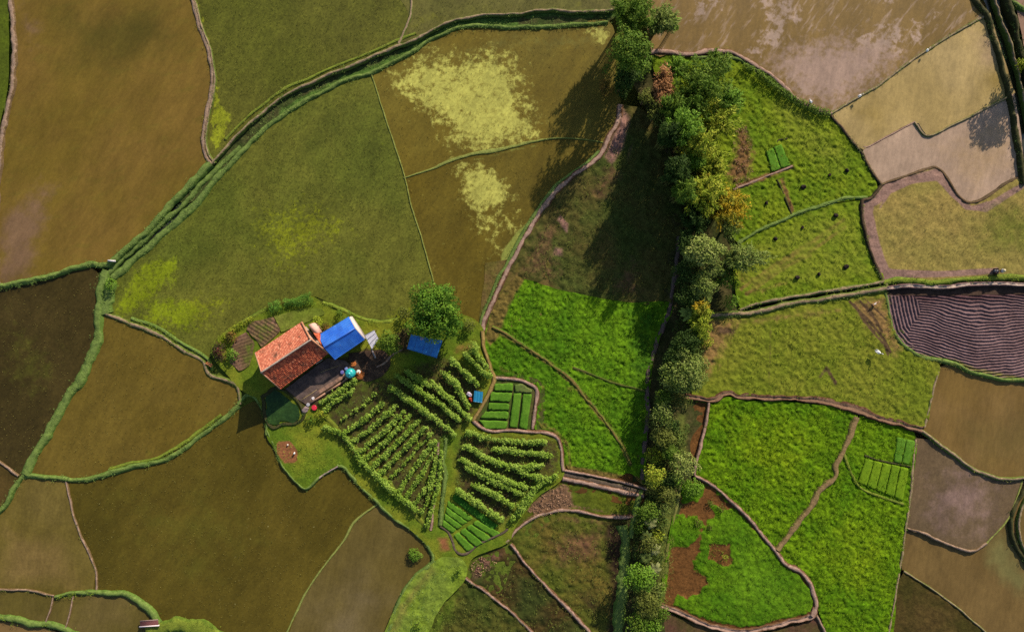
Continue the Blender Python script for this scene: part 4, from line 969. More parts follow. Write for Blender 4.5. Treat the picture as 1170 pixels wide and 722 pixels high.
for i, r in enumerate(rowsA):
    bean_row(f'{ORD[i]} bean row from the yard in the fan shaped west plot', r, (.86 if i < 11 else .68) if i not in (2, 9) else .58, .85 if i not in (2, 9) else .7, gA, 1. if i not in (2, 9) else .7)
bean_row('long bean row along the paddy edge closing the fan shaped west plot', [(371,489),(392,498),(416,530),(445,558),(476,584)], .95, 1.0, gA)
rowsB = [([(531,404),(545,418),(559,431)], 'top bean row nearest the tan path in the upper plot'), ([(516,411),(530,425),(546,441)], 'bean row second from the tan path in the upper plot'), ([(505,426),(522,441),(535,467)], 'bean row running down to the red and blue tarps'),
         ([(493,437),(515,458),(538,480)], 'bean row just below the tarps in the upper plot'), ([(452,429),(475,444),(499,460),(524,481)], 'long bean row starting under the small blue roof'), ([(446,443),(468,458),(493,477),(519,497)], 'lowest long bean row of the upper plot beside the fan shaped plot'),
         ([(464,424),(478,434),(491,442)], 'short bean row in the shade of the small blue roof'), ([(542,401),(548,410),(556,420)], 'short leafy bean row against the tan path corner')]
for r, l in rowsB: bean_row(l, r, 1.06, 1.2, 'bean rows in the upper vegetable plot')
rowsC = [([(533,493),(545,498),(560,502)], 'short top bean row at the west end of the lower plot'), ([(563,503),(590,505),(622,506)], 'straight top bean row under the curved path'), ([(530,510),(545,517),(563,527),(590,534),(622,532)], 'curved bean row crossing the whole lower plot'),
         ([(563,514),(590,517),(630,520)], 'straight bean row second under the curved path'), ([(525,525),(548,536),(572,547),(602,558)], 'upper of the two close slanting bean rows in the lower plot'), ([(531,534),(550,544),(568,552),(598,566)], 'lower of the two close slanting bean rows in the lower plot'),
         ([(539,556),(560,563),(586,579)], 'bean row in the middle of the south corner of the lower plot'), ([(523,561),(546,576),(573,596)], 'bean row bordering the dark seedling bed'), ([(594,538),(606,544),(618,547)], 'stub of a bean row near the east corner of the lower plot'), ([(635,544),(621,552),(608,563),(595,582),(584,596)], 'thick bean row closing the lower plot beside the brown reed patch')]
for r, l in rowsC: bean_row(l, r, 1.06, 1.0, 'bean rows in the lower vegetable plot')

# ------------------------------------------------------------------ belt of trees along the stream
culm_plant('bamboo', 'tall feathery green bamboo at the top edge of the tree belt', 726, 8, 25, 13.0, C_MID, group=gT, per=95, spread0=.4)
culm_plant('bamboo', 'light feathery bamboo leaning over the muddy paddy at the top', 752, 22, 17, 9.0, C_GREY, group=gT, bias=(1.5, .3), per=60)
culm_plant('bamboo', 'bright thin bamboo tip reaching farthest over the muddy paddy', 772, 24, 6, 8.0, C_BRT, group=gT, n=7, per=50)
tree('dense_tree', 'dark dense tree below the tall bamboo at the top of the belt', 721, 63, 23, 14.0, C_MID, 66, .32, gT)
tree('dense_tree', 'deep green tree in the gap left of the dead brown clump', 714, 90, 14, 9.5, C_DARK, 66, .32, gT)
shrub('shrub', 'yellow brown bush at the water edge under the dark dense tree', 692, 100, 8, 2.2, C_RUST, 60, .28, group=gT, sy=1.4)
culm_plant('dead_bamboo', 'dead brown bamboo clump leaning south in the tree belt', 757, 95, 20, 6.5, C_BRN, 'dead bamboo', group=gT, sx=.5, sy=1.25, stem=(150,112,76), bias=(.4, -.6), per=60)
tree('olive_tree', 'small olive tree between the dead brown clump and the dark path', 737, 112, 9, 5.0, C_OLV, 60, .28, gT)
tree('olive_tree', 'narrow olive tree further down beside the dark path', 749, 131, 10, 5.5, C_OLV, 60, .28, gT, sy=1.3)
culm_plant('bamboo', 'broad dark green bamboo right of the dead brown clump', 806, 95, 31, 11.5, C_MID, group=gT, per=85, spread0=.45)
culm_plant('bamboo', 'bamboo of fresh green sprays at the head of the grass field', 776, 74, 12, 6.0, C_BRT, group=gT, per=50)
culm_plant('bamboo', 'mixed green bamboo below the broad dark one', 785, 142, 19, 15.0, C_BRT, group=gT, per=90, spread0=.45)
culm_plant('bamboo', 'yellow green bamboo spreading towards the dry straw patch', 820, 136, 22, 9.0, C_YG, group=gT, bias=(.6, .2), per=70)
tree('leafy_tree', 'small yellow green tree in a dark gap of the bamboo', 783, 166, 9, 8.0, C_YG, 60, .28, gT)
tree('leafy_tree', 'bright green tree above the yellow bamboo', 794, 183, 13, 8.5, C_BRT, 60, .3, gT)
culm_plant('bamboo', 'half yellow bamboo beside the dry straw patch', 815, 184, 18, 9.0, C_YG, group=gT, per=70)
culm_plant('bamboo', 'small orange yellow bamboo above the big yellow one', 806, 204, 8, 7.0, C_YEL, group=gT, per=50)
culm_plant('bamboo', 'lime green bamboo on the upwind side of the big yellow one', 809, 220, 23, 11.5, C_YG, group=gT, per=90, spread0=.4)
culm_plant('bamboo', 'big golden yellow bamboo, the brightest plant of the belt', 829, 234, 24, 9.5, C_YEL, group=gT, per=95, bias=(.8, -.4))
tree('grey_tree', 'thin grey green tree under the golden bamboo', 833, 262, 14, 7.0, C_GREY, 46, .26, gT)
tree('pale_tree', 'lumpy pale green tree in the middle of the belt', 803, 286, 22, 9.0, C_PALE, 66, .34, gT, gap=.8)
culm_plant('bamboo', 'soft grey green bamboo arching over the tracked grass field', 848, 294, 21, 9.5, C_GREY, group=gT, sx=1.3, sy=.75, bias=(1.2, 0), per=60)
tree('pale_tree', 'pale green tree south of the lumpy one beside the footpath', 802, 327, 18, 7.0, C_GREY, 60, .32, gT)
tree('leafy_tree', 'fresh green tree at the end of the grassy double bank', 830, 318, 13, 5.5, C_MID, 60, .28, gT)
shrub('shrub', 'light green shrub growing over the double bank', 836, 345, 9, 2.0, C_BRT, group=gT, z0=.5)
tree('leafy_tree', 'dark little tree beside the footpath above the banana plant', 782, 338, 11, 6.0, C_DARK, 60, .28, gT)
for a in [('bamboo','green bamboo between the dead clump and the mixed one',772,118,14,11.,C_MID,0),('bamboo','dark bamboo on the stream side of the bright green tree',777,192,14,15,C_DARK,0),('bamboo','green bamboo behind the lime green one on the stream side',786,216,13,14.,C_MID,0),('bamboo','dark green bamboo under the golden one on the stream side',796,250,14,9.,C_DARK,0),
          ('bamboo','lime tinted bamboo in the middle of the northern thicket',803,160,15,14.5,C_YG,0),('bamboo','soft light green bamboo above the dry straw patch',836,112,16,8.,C_BRT,0),('bamboo','dark bamboo on the stream side of the mixed one',768,150,13,14.5,C_DARK,0),('bamboo','fresh green bamboo at the upper rim of the grass field',822,72,15,6.5,C_MID,0)]:
    culm_plant(a[0], a[1], a[2], a[3], a[4], a[5], a[6], group=gT, per=95, leaf=.6, spread0=.4)
for a in [('grey green tree linking the lumpy pale one with the one south of it',812,308,12,6.5,C_GREY),('dark tree on the stream side of the lumpy pale one',781,276,11,7.,C_DARK),('dark tree on the stream side above the leafy dark one',778,312,11,6.5,C_DARK),('mid green tree between the banana plant and the pale tree',794,344,10,5.5,C_MID),('dark green tree under the yellow and lime bamboo',797,385,10,5.,C_MID),('dark tree on the stream side of the wide grey crown',768,408,11,6.,C_DARK),('dark tree behind the wispy grey one',768,486,10,4.5,C_DARK),('dark tree in the gap above the silvery tree',765,515,11,4.5,C_MID)]:
    tree('leafy_tree', a[0], a[1], a[2], a[3], a[4], a[5], 60, .3, gT)
for l, u, v, rr, hh, c in [('small olive shrub between the wispy tree and the dark path',746,480,10,2.6,C_OLV),('grey shrub on the grass edge beside the narrow brown plot',772,500,10,2.6,C_GREY),('light green shrub below the broad olive tree',748,520,11,2.8,C_YG),('bright little shrub at the foot of the silvery tree',773,549,9,2.2,C_BRT),('olive shrub south west of the yellowish tree',748,560,10,2.4,C_OLV),
        ('pale shrub at the head of the grass edge',757,582,10,2.2,C_GREY),('leafy shrub on the stream side of the banana thicket',731,603,9,2.2,C_MID),('yellow green shrub in the banana thicket',752,612,9,2.2,C_YG),('olive shrub lowest in the banana thicket',741,646,9,2.4,C_OLV),('dark shrub tucked under the bright rounded tree',738,676,9,2.2,C_DARK),('pale shrub on the grass edge below the bright rounded tree',752,674,10,2.4,C_GREY),('leafy shrub on the grass edge near the bottom of the belt',757,702,9,2.,C_MID),
        ('lime shrub at the edge of the dry ground by the yellow bamboo',808,390,8,1.8,C_YG),('olive shrub between the wide grey crown and the footpath',768,440,10,2.4,C_OLV)]:
    shrub('shrub', l, u, v, rr, hh, c, 62, .27, group=gT)
banana('star shaped pale green banana plant in the tree belt', 787, 359, 10, 4.0, leaf_mat((150,176,70), (170,186,92)), 9, gT)
culm_plant('bamboo', 'yellow and lime bamboo beside the star shaped banana plant', 803, 367, 15, 8.0, C_YG, group=gT, sx=.8, sy=1.3, per=70)
culm_plant('bamboo', 'small golden bamboo tip above the yellow and lime one', 803, 352, 8, 8.5, C_YEL, group=gT, per=50)
tree('dense_tree', 'dark green tree between the yellow bamboo and the grey crown', 783, 391, 15, 6.5, C_DARK, 66, .3, gT)
tree('grey_tree', 'wide grey green crown just above the reddish bank', 785, 427, 25, 8.0, C_GREY, 60, .32, gT, gap=.9)
tree('leafy_tree', 'small dark tree by the footpath below the wide grey crown', 757, 455, 10, 5.0, C_MID, 60, .28, gT)
tree('olive_tree', 'small olive tree at the west end of the reddish bank', 777, 458, 9, 4.5, C_OLV, 60, .28, gT)
tree('grey_tree', 'wispy grey green tree with a bare twig beside the dark path', 757, 474, 15, 6.0, C_GREY, 42, .26, gT)
tree('olive_tree', 'broad olive tree beside the narrow brown plot', 757, 499, 15, 5.5, C_OLV, 58, .3, gT)
tree('pale_tree', 'silvery pale tree hanging over the foot of the narrow brown plot', 780, 533, 15, 5.5, C_PALE, 60, .28, gT)
tree('olive_tree', 'yellowish tree at the end of the wide footpath', 747, 543, 13, 6.0, C_YG, 56, .28, gT)
shrub('shrub', 'vivid green bush on the bare soil corner of the bright field', 791, 558, 12, 1.6, C_BRT, group=gT, z0=-.1)
tree('olive_tree', 'olive tree just south of the yellowish one', 762, 566, 12, 5.0, C_OLV, 56, .28, gT)
tree('leafy_tree', 'dark tree in the deep gap behind the yellowish tree', 763, 548, 9, 4.0, C_DARK, 60, .28, gT)
for i, (u, v, l) in enumerate([(745,598,'dark banana plant with dry leaves, topmost of the banana thicket'), (739,614,'dark banana plant with dry leaves, second from the top of the thicket'), (748,628,'dark banana plant on the grass edge side of the thicket'), (738,638,'dark banana plant above the bright rounded tree'), (749,650,'dark banana plant lowest on the grass edge side')]):
    banana(l, u, v, 8, 3.2, leaf_mat((62,88,36), (110,120,58)) if i % 2 else leaf_mat((72,96,40), (164,160,106)), 8, 'banana plants in the thicket')
tree('leafy_tree', 'green tree at the head of the banana thicket', 739, 585, 13, 5.5, C_MID, 60, .28, gT)
tree('leafy_tree', 'olive green tree filling the banana thicket', 742, 622, 12, 3.8, C_OLV, 52, .26, gT)
tree('bright_tree', 'bright rounded light green tree below the banana thicket', 731, 660, 16, 6.0, C_BRT, 66, .32, gT, gap=.9)
tree('olive_tree', 'olive green tree below the bright rounded one', 741, 690, 16, 5.5, C_OLV, 60, .28, gT)
shrub('shrub', 'bright green shrub at the bottom end of the tree belt', 747, 715, 11, 2.2, C_BRT, group=gT)
tree('leafy_tree', 'dark tree at the bottom edge between slope grass and belt', 727, 712, 12, 5.0, C_MID, 60, .28, gT)
tree('lone_tree', 'tree at the east edge whose shadow falls on the pink mud', 1203, 60, 24, 8.5, C_MID, 60, .34)
shrub('shrub', 'green bush in the ditch at the east edge', 1168, 74, 8, 1.8, C_YG, z0=.2)
for (u, v, r, l) in [(797,597,6,'upper of the small pale shrubs on the bare soil'), (812,575,5,'pale shrub nearest the pink bank on the bare soil'), (824,581,5,'pale shrub at the corner where green crop starts'), (811,603,4,'lowest of the small pale shrubs on the bare soil')]:
    shrub('small_shrub', l, u, v, r, .7, C_OLV, 60, .2, 'shrub', 'small shrubs on the bare soil plot', z0=-.15)
shrub('small_shrub', 'small shrub inside the square bare patch', 829, 637, 4, .6, C_YG, 60, .2, 'shrub', 'small shrubs on the bare soil plot', z0=.3)
# undergrowth beneath the belt: one uncountable mass
poly = WA([(745,110),(770,100),(800,150),(805,250),(800,320),(790,360),(800,400),(790,460),(778,510),(780,550),(762,590),(752,650),(750,725),(722,725),(722,640),(735,560),(748,500),(750,440),(768,380),(782,300),(782,240),(770,170)], 0)
P = RNG.uniform(poly.min(0), poly.max(0), (5200, 2)); P = P[inside(P, poly)]
keep = fbm(P[:, 0], P[:, 1], .45, 3, 2) > .37; P = P[keep]
hh = .3 + 2.3 * fbm(P[:, 0], P[:, 1], .45, 3, 2) * RNG.uniform(.4, 1, len(P))
cen = np.column_stack([P, hh])
V, F = cloud(cen, np.full(len(cen), .55), 40, .3)
o = mesh('undergrowth', V, F, leaf_mat((58,80,28), (98,116,46), (74,90,34))); o['kind'] = 'stuff'

# ------------------------------------------------------------------ grass
GM = {'green': leaf_mat((104,134,60), (138,158,80), None, .3), 'bright': leaf_mat((116,144,34), (150,168,56), None, .3), 'olive': leaf_mat((120,128,50), (150,150,74), None, .3), 'dark': leaf_mat((44,70,30), (70,96,42), None, .2),
      'crop': leaf_mat((92,128,10), (126,156,24), None, .3), 'cropd': leaf_mat((80,118,14), (114,146,34), None, .3), 'weed': leaf_mat((84,102,36), (128,130,60), None, .3), 'reed': leaf_mat((206,166,134), (164,124,98), None, .3), 'bright2': leaf_mat((116,138,24), (148,164,50), None, .3)}
def hgt(poly_amp): return poly_amp
grass_on('crop', [(811,460),(965,466),(980,472),(968,508),(955,540),(921,586),(889,629),(858,595),(818,557),(794,540)], .20, 5)
grass_on('crop', [(983,474),(1028,488),(1046,502),(1036,603),(1024,667),(1012,730),(952,730),(934,694),(918,657),(890,630),(955,545)], .05, 5)
grass_on('cropd', [(816,590),(838,580),(880,625),(926,676),(926,694),(880,709),(817,709),(775,688),(790,680),(800,677),(806,660),(792,650),(800,618)], .0, 5)
grass_on('cropd', [(772,592),(796,585),(797,612),(778,625),(770,615)], 0, 7)
grass_on('cropd', [(594,320),(644,334),(714,346),(760,352),(740,440),(730,535),(700,540),(655,530),(640,500),(620,485),(620,442),(580,428),(562,405),(580,365)], .2, 4.5)
grass_on('bright2', [(790,70),(870,90),(945,132),(1000,212),(940,232),(870,260),(845,272),(830,230)], .5, 3.2)
grass_on('bright2', [(850,280),(905,252),(985,234),(1005,318),(938,331),(850,348)], .48, 2.6)
grass_on('bright2', [(830,375),(1000,345),(1070,418),(1055,484),(965,458),(850,450)], .33, 2.6)
grass_on('weed', [(640,230),(700,165),(765,190),(775,300),(716,343),(592,313)], .15, 3.2)
grass_on('weed', [(590,622),(640,590),(720,600),(700,720),(660,700)], -.02, 3.2)
grass_on('weed', [(545,655),(590,640),(670,722),(610,722)], -.05, 2.6)
grass_on('weed', [(500,700),(535,670),(600,722),(485,735)], -.05, 4)
grass_on('reed', [(600,582),(622,560),(648,552),(656,570),(652,582),(614,590)], .0, 9); grass_on('reed', [(534,640),(562,632),(570,640),(545,660)], -.05, 9)
grass_on('reed', [(838,150),(852,142),(862,175),(858,208),(840,212)], .5, 6)
grass_on('green', [(492,650),(530,642),(505,690),(480,735),(444,725),(460,690)], .45, 5)
grass_on('bright', [(312,506),(350,492),(395,530),(355,552),(330,535)], .36, 3.5)
grass_on('olive', [(752,580),(768,580),(772,640),(762,700),(752,700)], .15, 8)
GM['seedling'] = leaf_mat((104,108,40), (128,126,58), None, .3); GM['sparse'] = leaf_mat((112,104,44), (140,130,66), None, .3)
PP4 = [(130,330),(180,278),(260,195),(330,133),(420,90),(440,140),(463,205),(492,318),(480,355),(430,362),(355,335),(300,350),(240,400),(160,365)]
grass_on('seedling', PP4, .02, 6); grass_on('seedling', [(226,0),(468,-5),(455,45),(370,80),(290,130),(245,180),(240,110)], .42, 6); grass_on('seedling', [(475,0),(700,-5),(700,6),(530,16),(465,40)], .42, 5)
grass_on('sparse', [(80,560),(150,540),(262,475),(300,500),(350,560),(420,580),(370,650),(320,722),(180,700),(112,670)], .0, 2.2); grass_on('sparse', [(118,365),(200,400),(262,450),(180,520),(60,540),(100,430)], .08, 2.)
grass_on('sparse', [(5,340),(105,325),(105,390),(30,530),(0,520)], .16, 2.); grass_on('sparse', [(430,95),(500,60),(600,40),(695,50),(690,160),(620,240),(550,360),(500,340)], .0, 1.6); grass_on('sparse', [(1000,250),(1090,225),(1170,230),(1170,300),(1030,305)], .5, 4)
grass_on('green', [(385,470),(450,430),(520,405),(556,440),(505,505),(490,590),(430,540)], .36, 3.); grass_on('green', [(525,500),(640,500),(640,540),(580,600),(520,560)], .36, 3.)
for key, items in GRASS.items():
    pts = []
    for it in items:
        if it[0] == 'line':
            _, C, hw, z, dens = it
            n = int(len(C) * .32 * dens)
            i = RNG.integers(0, len(C), n)
            p = C[i] + RNG.normal(0, 1, (n, 2)) * (hw[i] * .6)[:, None]
            p = p[fbm(p[:, 0], p[:, 1], .55, 3, 12) > .50]
        else:
            _, poly, mask, z, dens = it
            lo, hi = poly.min(0), poly.max(0)
            p = RNG.uniform(lo, hi, (int(np.prod(hi - lo) * dens), 2)); p = p[inside(p, poly)]
            p = p[fbm(p[:, 0], p[:, 1], .7, 3, 6) > .36]
        pts.append(np.column_stack([p, np.full(len(p), z) + RNG.uniform(-.05, .1, len(p))]))
    P = np.vstack(pts)
    if key == 'bright2' or key == 'cropd':
        for tr in TRACKS: P = P[dist(P[:, :2], tr) > .5]
    big = key in ('reed',)
    V, F = blades(P, .20 if big else (.12 if key in ('green','bright','olive') else (.12 if key in ('seedling','sparse') else .17)), .12 if key in ('seedling','sparse') else .2, 3 if key in ('seedling','sparse') else 5)
    o = mesh('grass', V, F, GM[key]); o['kind'] = 'stuff'
# ------------------------------------------------------------------ buildings
def frame_from(corners, z):
    """Local frame of a rectangular roof seen from above: origin = mean, x along the ridge."""
    c = WA(corners, z); o = c.mean(0); return c, o
def tile_mat(name, base, dark, pale, fine=True):
    t = NT(name)
    r = t.attr('tile')
    c = t.mix(t.rng(r, .15, .85), alb(dark), alb(base))
    c = t.mix(t.rng(t.math('ADD', t.math('MULTIPLY', r, .5), t.math('MULTIPLY', t.noise(.7, 5, .65), 1.2)), 1.0, 1.35), c, alb(pale))
    c = t.mix(t.rng(t.noise(.55, 5, .7, off=7), .54, .70), c, alb((112,72,52)))
    c = t.scale(c, t.rng(t.noise(6, 3, .7), .3, .7, .8, 1.2, False))
    t.bsdf(c, .85, .2); return t.m
def slope(name, p00, p10, p11, p01, mat, parent, nu, nv, wave, course, thick=.07):
    """Tiled or corrugated roof slope: p00-p10 the eave, p01-p11 the ridge; rolls run up the slope."""
    p00, p10, p11, p01 = map(np.array, (p00, p10, p11, p01))
    n = np.cross(p10 - p00, p01 - p00); n /= np.linalg.norm(n)
    if n[2] < 0: n = -n
    L = np.linalg.norm(p10 - p00); S = np.linalg.norm(p01 - p00)
    u, v = np.meshgrid(np.linspace(0, 1, nu), np.linspace(0, 1, nv))
    u, v = u.ravel()[:, None], v.ravel()[:, None]
    P = (p00 * (1 - u) + p10 * u) * (1 - v) + (p01 * (1 - u) + p11 * u) * v
    hgt = wave[1] * np.abs(np.sin(math.pi * u * L / wave[0]))
    ti = np.zeros(len(u))
    if course:
        row = v * S / course
        hgt = hgt + .06 * (1 - (row - np.floor(row)))
        ti = _h(np.floor(u * L / wave[0]).ravel(), np.floor(row).ravel(), 3)
        hgt = hgt + ti[:, None] * .03
    else: ti = _h(np.floor(u * L / .85).ravel(), np.floor(v * 1.6).ravel(), 5)
    hgt = hgt + .05 * (fbm(u.ravel() * L, v.ravel() * S, .6, 2, 3)[:, None] - .5)
    top = P + n * hgt
    bot = P - n * thick
    i = np.arange(nu * nv).reshape(nv, nu)
    Q = np.stack([i[:-1, :-1], i[:-1, 1:], i[1:, 1:], i[1:, :-1]], -1).reshape(-1, 4)
    a = top[Q[0, 0]]; 
    if np.cross(top[Q[0, 1]] - a, top[Q[0, 3]] - a)[2] < 0: Q = Q[:, ::-1]
    N = nu * nv
    ring = np.r_[i[0, :-1], i[:-1, -1], i[-1, :0:-1], i[:0:-1, 0]]
    k = np.roll(ring, -1)
    side = np.stack([ring, k, k + N, ring + N], 1)
    V = np.vstack([top, bot])
    return mesh(name, V, [Q, Q[:, ::-1] + N, side], mat, parent, False, {'tile': np.r_[ti, ti]})
def to_local(p, o): return (p[0] - o[0], p[1] - o[1], p[2])
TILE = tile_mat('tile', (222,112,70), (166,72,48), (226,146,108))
TILE_LIT = tile_mat('tile_lit', (224,138,104), (196,106,78), (230,164,136))  # same tiles, sunlight on the upper slope painted in as a lighter tone
WALLP = plain((196,170,150), .85, .2, .15, 1.5); WALLB = plain((150,112,88), .9, .1, .25, 2.)
WOOD = plain((104,78,54), .85, .15, .3, 5.); DARKW = plain((50,40,32), .8, .2, .3, 5.)
# --- tiled farmhouse: eave corners L, T, R, B
zE, zR = 3.3, 6.2
Lp, Tp, Rp, Bp = [np.array(W(*p, zE)) for p in ((291.6,403.3), (345,368), (375.4,403.3), (320.3,444.2))]
o0 = (Lp + Tp + Rp + Bp) / 4
hs = thing('tiled_farmhouse', 'farmhouse with an old red clay tile gable roof beside the dark yard', 'house', (o0[0], o0[1], .3), 0)
def hl(p, z=None): q = np.array(p, float) - np.array([o0[0], o0[1], .3]); return q if z is None else np.array([q[0], q[1], z])
lo = hl(Lp); to = hl(Tp); ro = hl(Rp); bo = hl(Bp)
ex = (to - lo) / np.linalg.norm(to - lo); ey = (lo - bo) / np.linalg.norm(lo - bo)
rl = (lo + bo) / 2; rr_ = (to + ro) / 2; rl[2] = rr_[2] = zR - .3
slope('roof_slope', lo, to, rr_, rl, TILE_LIT, hs, 230, 60, (.24, .05), .34)
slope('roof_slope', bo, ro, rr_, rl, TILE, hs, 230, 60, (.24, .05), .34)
m = MB(); RG = plain((186,164,146), .85, .2, .35, 5.)
m.tube([rl + np.array([0, 0, .14]) + ex * q * np.linalg.norm(rr_ - rl) + np.array([0, 0, .04 * math.sin(q * 31)]) for q in np.linspace(-.01, 1.0, 30)], .15, 8); m.build('ridge_cap', RG, hs, True)
m = MB(); m.tube([to + np.array([0, 0, .16]), rr_ + np.array([0, 0, .22]), ro + np.array([0, 0, .16])], .17, 6); m.build('verge_tiles', plain((200,140,104), .85, .2, .3, 4.), hs)
m = MB(); m.tube([lo + np.array([0, 0, .06]), rl + np.array([0, 0, .1]), bo + np.array([0, 0, .06])], .11, 6); m.build('verge_tiles', plain((184,136,110), .85, .2, .3, 4.), hs)
# walls inset below the eaves, with gable triangles
ins = .55
def cor(p, sx_, sy_, z): q = p + ex * sx_ * ins + ey * sy_ * ins; return np.array([q[0], q[1], z])
wl = [cor(bo, 1, 1, -.3), cor(ro, -1, 1, -.3), cor(to, -1, -1, -.3), cor(lo, 1, -1, -.3)]
wt = [np.array([q[0], q[1], lo[2] + .30]) for q in wl]
m = MB(); m.hexa(wl, wt)
for a, b, c_ in ((wt[0], wt[3], rl + ex * ins), (wt[1], wt[2], rr_ - ex * ins)):
    apex = np.array([c_[0], c_[1], zR - .5]); th = ex * .2 * (1 if c_ is not rl else 1)
    s_ = 1 if np.dot(a - o0 * 0, ex) < 0 else -1
    V = [a, b, apex, a + ex * .2 * s_, b + ex * .2 * s_, apex + ex * .2 * s_]
    m.add(V, [(0, 1, 2), (5, 4, 3), (0, 3, 4, 1), (1, 4, 5, 2), (2, 5, 3, 0)])
m.build('wall', WALLP, hs)
def on_front(x0, x1, z0, z1, name, mat, out=.06):
    a = wl[0]; q = MB(); f = -ey
    p0 = a + ex * x0; p1 = a + ex * x1
    b = [p0 - f * .03, p0 + f * out, p1 + f * out, p1 - f * .03]
    q.hexa([np.array([p[0], p[1], z0]) for p in b], [np.array([p[0], p[1], z1]) for p in b]); return q.build(name, mat, hs)
d_ = on_front(3.6, 4.7, 0, 2.1, 'door', WOOD)
mb = MB(); q = wl[0] + ex * 4.5 - ey * .1; mb.ell((q[0], q[1], 1.05), (.06, .06, .06)); hd = mb.build('handle', plain((150,140,120), .4, .5), d_)
for x0 in (1.3, 6.2):
    wnd = on_front(x0, x0 + 1.2, .9, 2.0, 'window', DARKW)
    q = MB(); p = wl[0] + ex * (x0 + .6) - ey * .12
    ang = math.atan2(ex[1], ex[0])
    q.box((p[0], p[1], .84), (1.4, .2, .08), ang).build('sill', WALLP, wnd)
# white gable annex behind the verge
ann = [np.array(hl(W(*p, 3.2))) for p in ((352,371), (357.5,369), (364.5,379.8), (360,383))]
m = MB(); m.hexa([np.array([p[0], p[1], -.2]) for p in ann][::-1], [p for p in ann][::-1]); m.build('annex_wall', plain((226,178,160), .85, .2, .15, 2.), hs)
ar = [hl(W(*p, zz_)) for p, zz_ in (((358,380.5), 3.9), ((364.8,380.5), 3.1), ((377.5,402), 2.9), ((370.5,399.5), 3.7))]
slope('annex_roof', ar[1], ar[2], ar[3], ar[0], TILE, hs, 60, 24, (.24, .05), .3)
# --- blue sheet roof shed
BLUE = None
def metal_sheet(name, c, c2, rust=None, ns=.8):
    t = NT(name)
    col = t.mix(t.rng(t.noise(ns, 4, .6), .35, .65), alb(c), alb(c2))
    col = t.mix(t.rng(t.noise(1.6, 5, .7, off=5), .60, .75, 0, .7), col, alb(rust or (90,110,150)))
    col = t.scale(col, t.rng(t.attr('tile'), 0, 1, .80, 1.14, False))
    t.bsdf(col, .55, .35, metallic=.0); return t.m
BLUE = metal_sheet('blue_sheet', (18,104,222), (52,130,234), (130,166,212), .5); BLUE2 = metal_sheet('blue_sheet2', (20,122,206), (54,146,214), (140,164,190), 1.2)
zE, zR = 3.0, 4.4
a_, b_, c_, d_ = [np.array(W(*p, zE)) for p in ((363.2,383.2), (398.5,361.8), (416.5,388), (382.5,411))]
o1 = (a_ + b_ + c_ + d_) / 4
sh = thing('blue_roofed_shed', 'shed with a bright blue gabled sheet metal roof and white gable wall', 'shed', (o1[0], o1[1], .3))
sub = np.array([o1[0], o1[1], .3])
a_, b_, c_, d_ = a_ - sub, b_ - sub, c_ - sub, d_ - sub
r0 = (a_ + d_) / 2; r1 = (b_ + c_) / 2; r0[2] = r1[2] = zR - .3
slope('roof_slope', a_, b_, r1, r0, BLUE, sh, 220, 14, (.2, .035), 0, .03); slope('roof_slope', d_, c_, r1, r0, BLUE, sh, 220, 14, (.2, .035), 0, .03)
MB().tube([r0 + np.array([0, 0, .06]), r1 + np.array([0, 0, .06])], .10, 6).build('ridge_cap', BLUE, sh)
sx_ = (b_ - a_) / np.linalg.norm(b_ - a_); sy_ = (a_ - d_) / np.linalg.norm(a_ - d_)
w4 = [d_ + sx_ * .4 + sy_ * .4, c_ - sx_ * .12 + sy_ * .4, b_ - sx_ * .12 - sy_ * .4, a_ + sx_ * .4 - sy_ * .4]
m = MB(); m.hexa([np.array([p[0], p[1], -.3]) for p in w4], [np.array([p[0], p[1], zE - .16]) for p in w4]); m.build('wall', plain((176,150,132), .85, .2, .2, 2.), sh)
g0, g1 = c_ - sx_ * .05 + sy_ * .1, b_ - sx_ * .05 - sy_ * .1; ga = r1 - sx_ * .05
ov = sx_ * .30
m = MB()
base = [np.array([g0[0], g0[1], 1.2]), np.array([g1[0], g1[1], 1.2])]
V = [g0 - [0, 0, .06], g1 - [0, 0, .06], ga - [0, 0, .05], base[1], base[0]]
V2 = [p + ov for p in V]
m.add([V[0], V[1], V[2], V2[0], V2[1], V2[2]], [(0, 2, 1), (3, 4, 5), (0, 3, 5, 2), (1, 2, 5, 4)][:4])
m.add([V[4], V[3], V[1], V[0], V2[4], V2[3], V2[1], V2[0]], [(0, 1, 2, 3), (7, 6, 5, 4), (0, 4, 5, 1), (1, 5, 6, 2), (3, 7, 4, 0)])
m.build('gable_wall', plain((232,214,204), .8, .2, .1, 2.), sh)
q = MB(); p = (w4[0] + w4[1]) / 2; ang = math.atan2(sx_[1], sx_[0])
q.box((p[0], p[1], 1.0), (1.0, .12, 2.0), ang).build('door', WOOD, sh)
# --- white sheet canopy
zc = 2.6
cv = [np.array(W(*p, zc)) for p in ((416.8,382.8), (427.5,377), (432.5,387), (425,399))]
oc = sum(cv) / 4; wc = thing('white_canopy', 'small lean to canopy of pale corrugated sheets beside the blue shed', 'canopy', (oc[0], oc[1], .3)); sub = np.array([oc[0], oc[1], .3])
cv = [p - sub for p in cv]; cv[0][2] += .06
slope('roof_sheet', cv[3], cv[2], cv[1], cv[0], plain((212,208,216), .5, .4, .12, 2.), wc, 40, 10, (.30, .02), 0, .03)
m = MB()
for f in (.33, .66): m.tube([cv[0] * (1 - f) + cv[3] * f + [0, 0, .08], cv[1] * (1 - f) + cv[2] * f + [0, 0, .08]], .035, 5)
m.build('batten', plain((140,136,150), .6), wc)
for p in cv: MB().tube([(p[0] * .93, p[1] * .93, -.3), (p[0] * .93, p[1] * .93, p[2] - .03)], .06, 6).build('post', WOOD, wc)
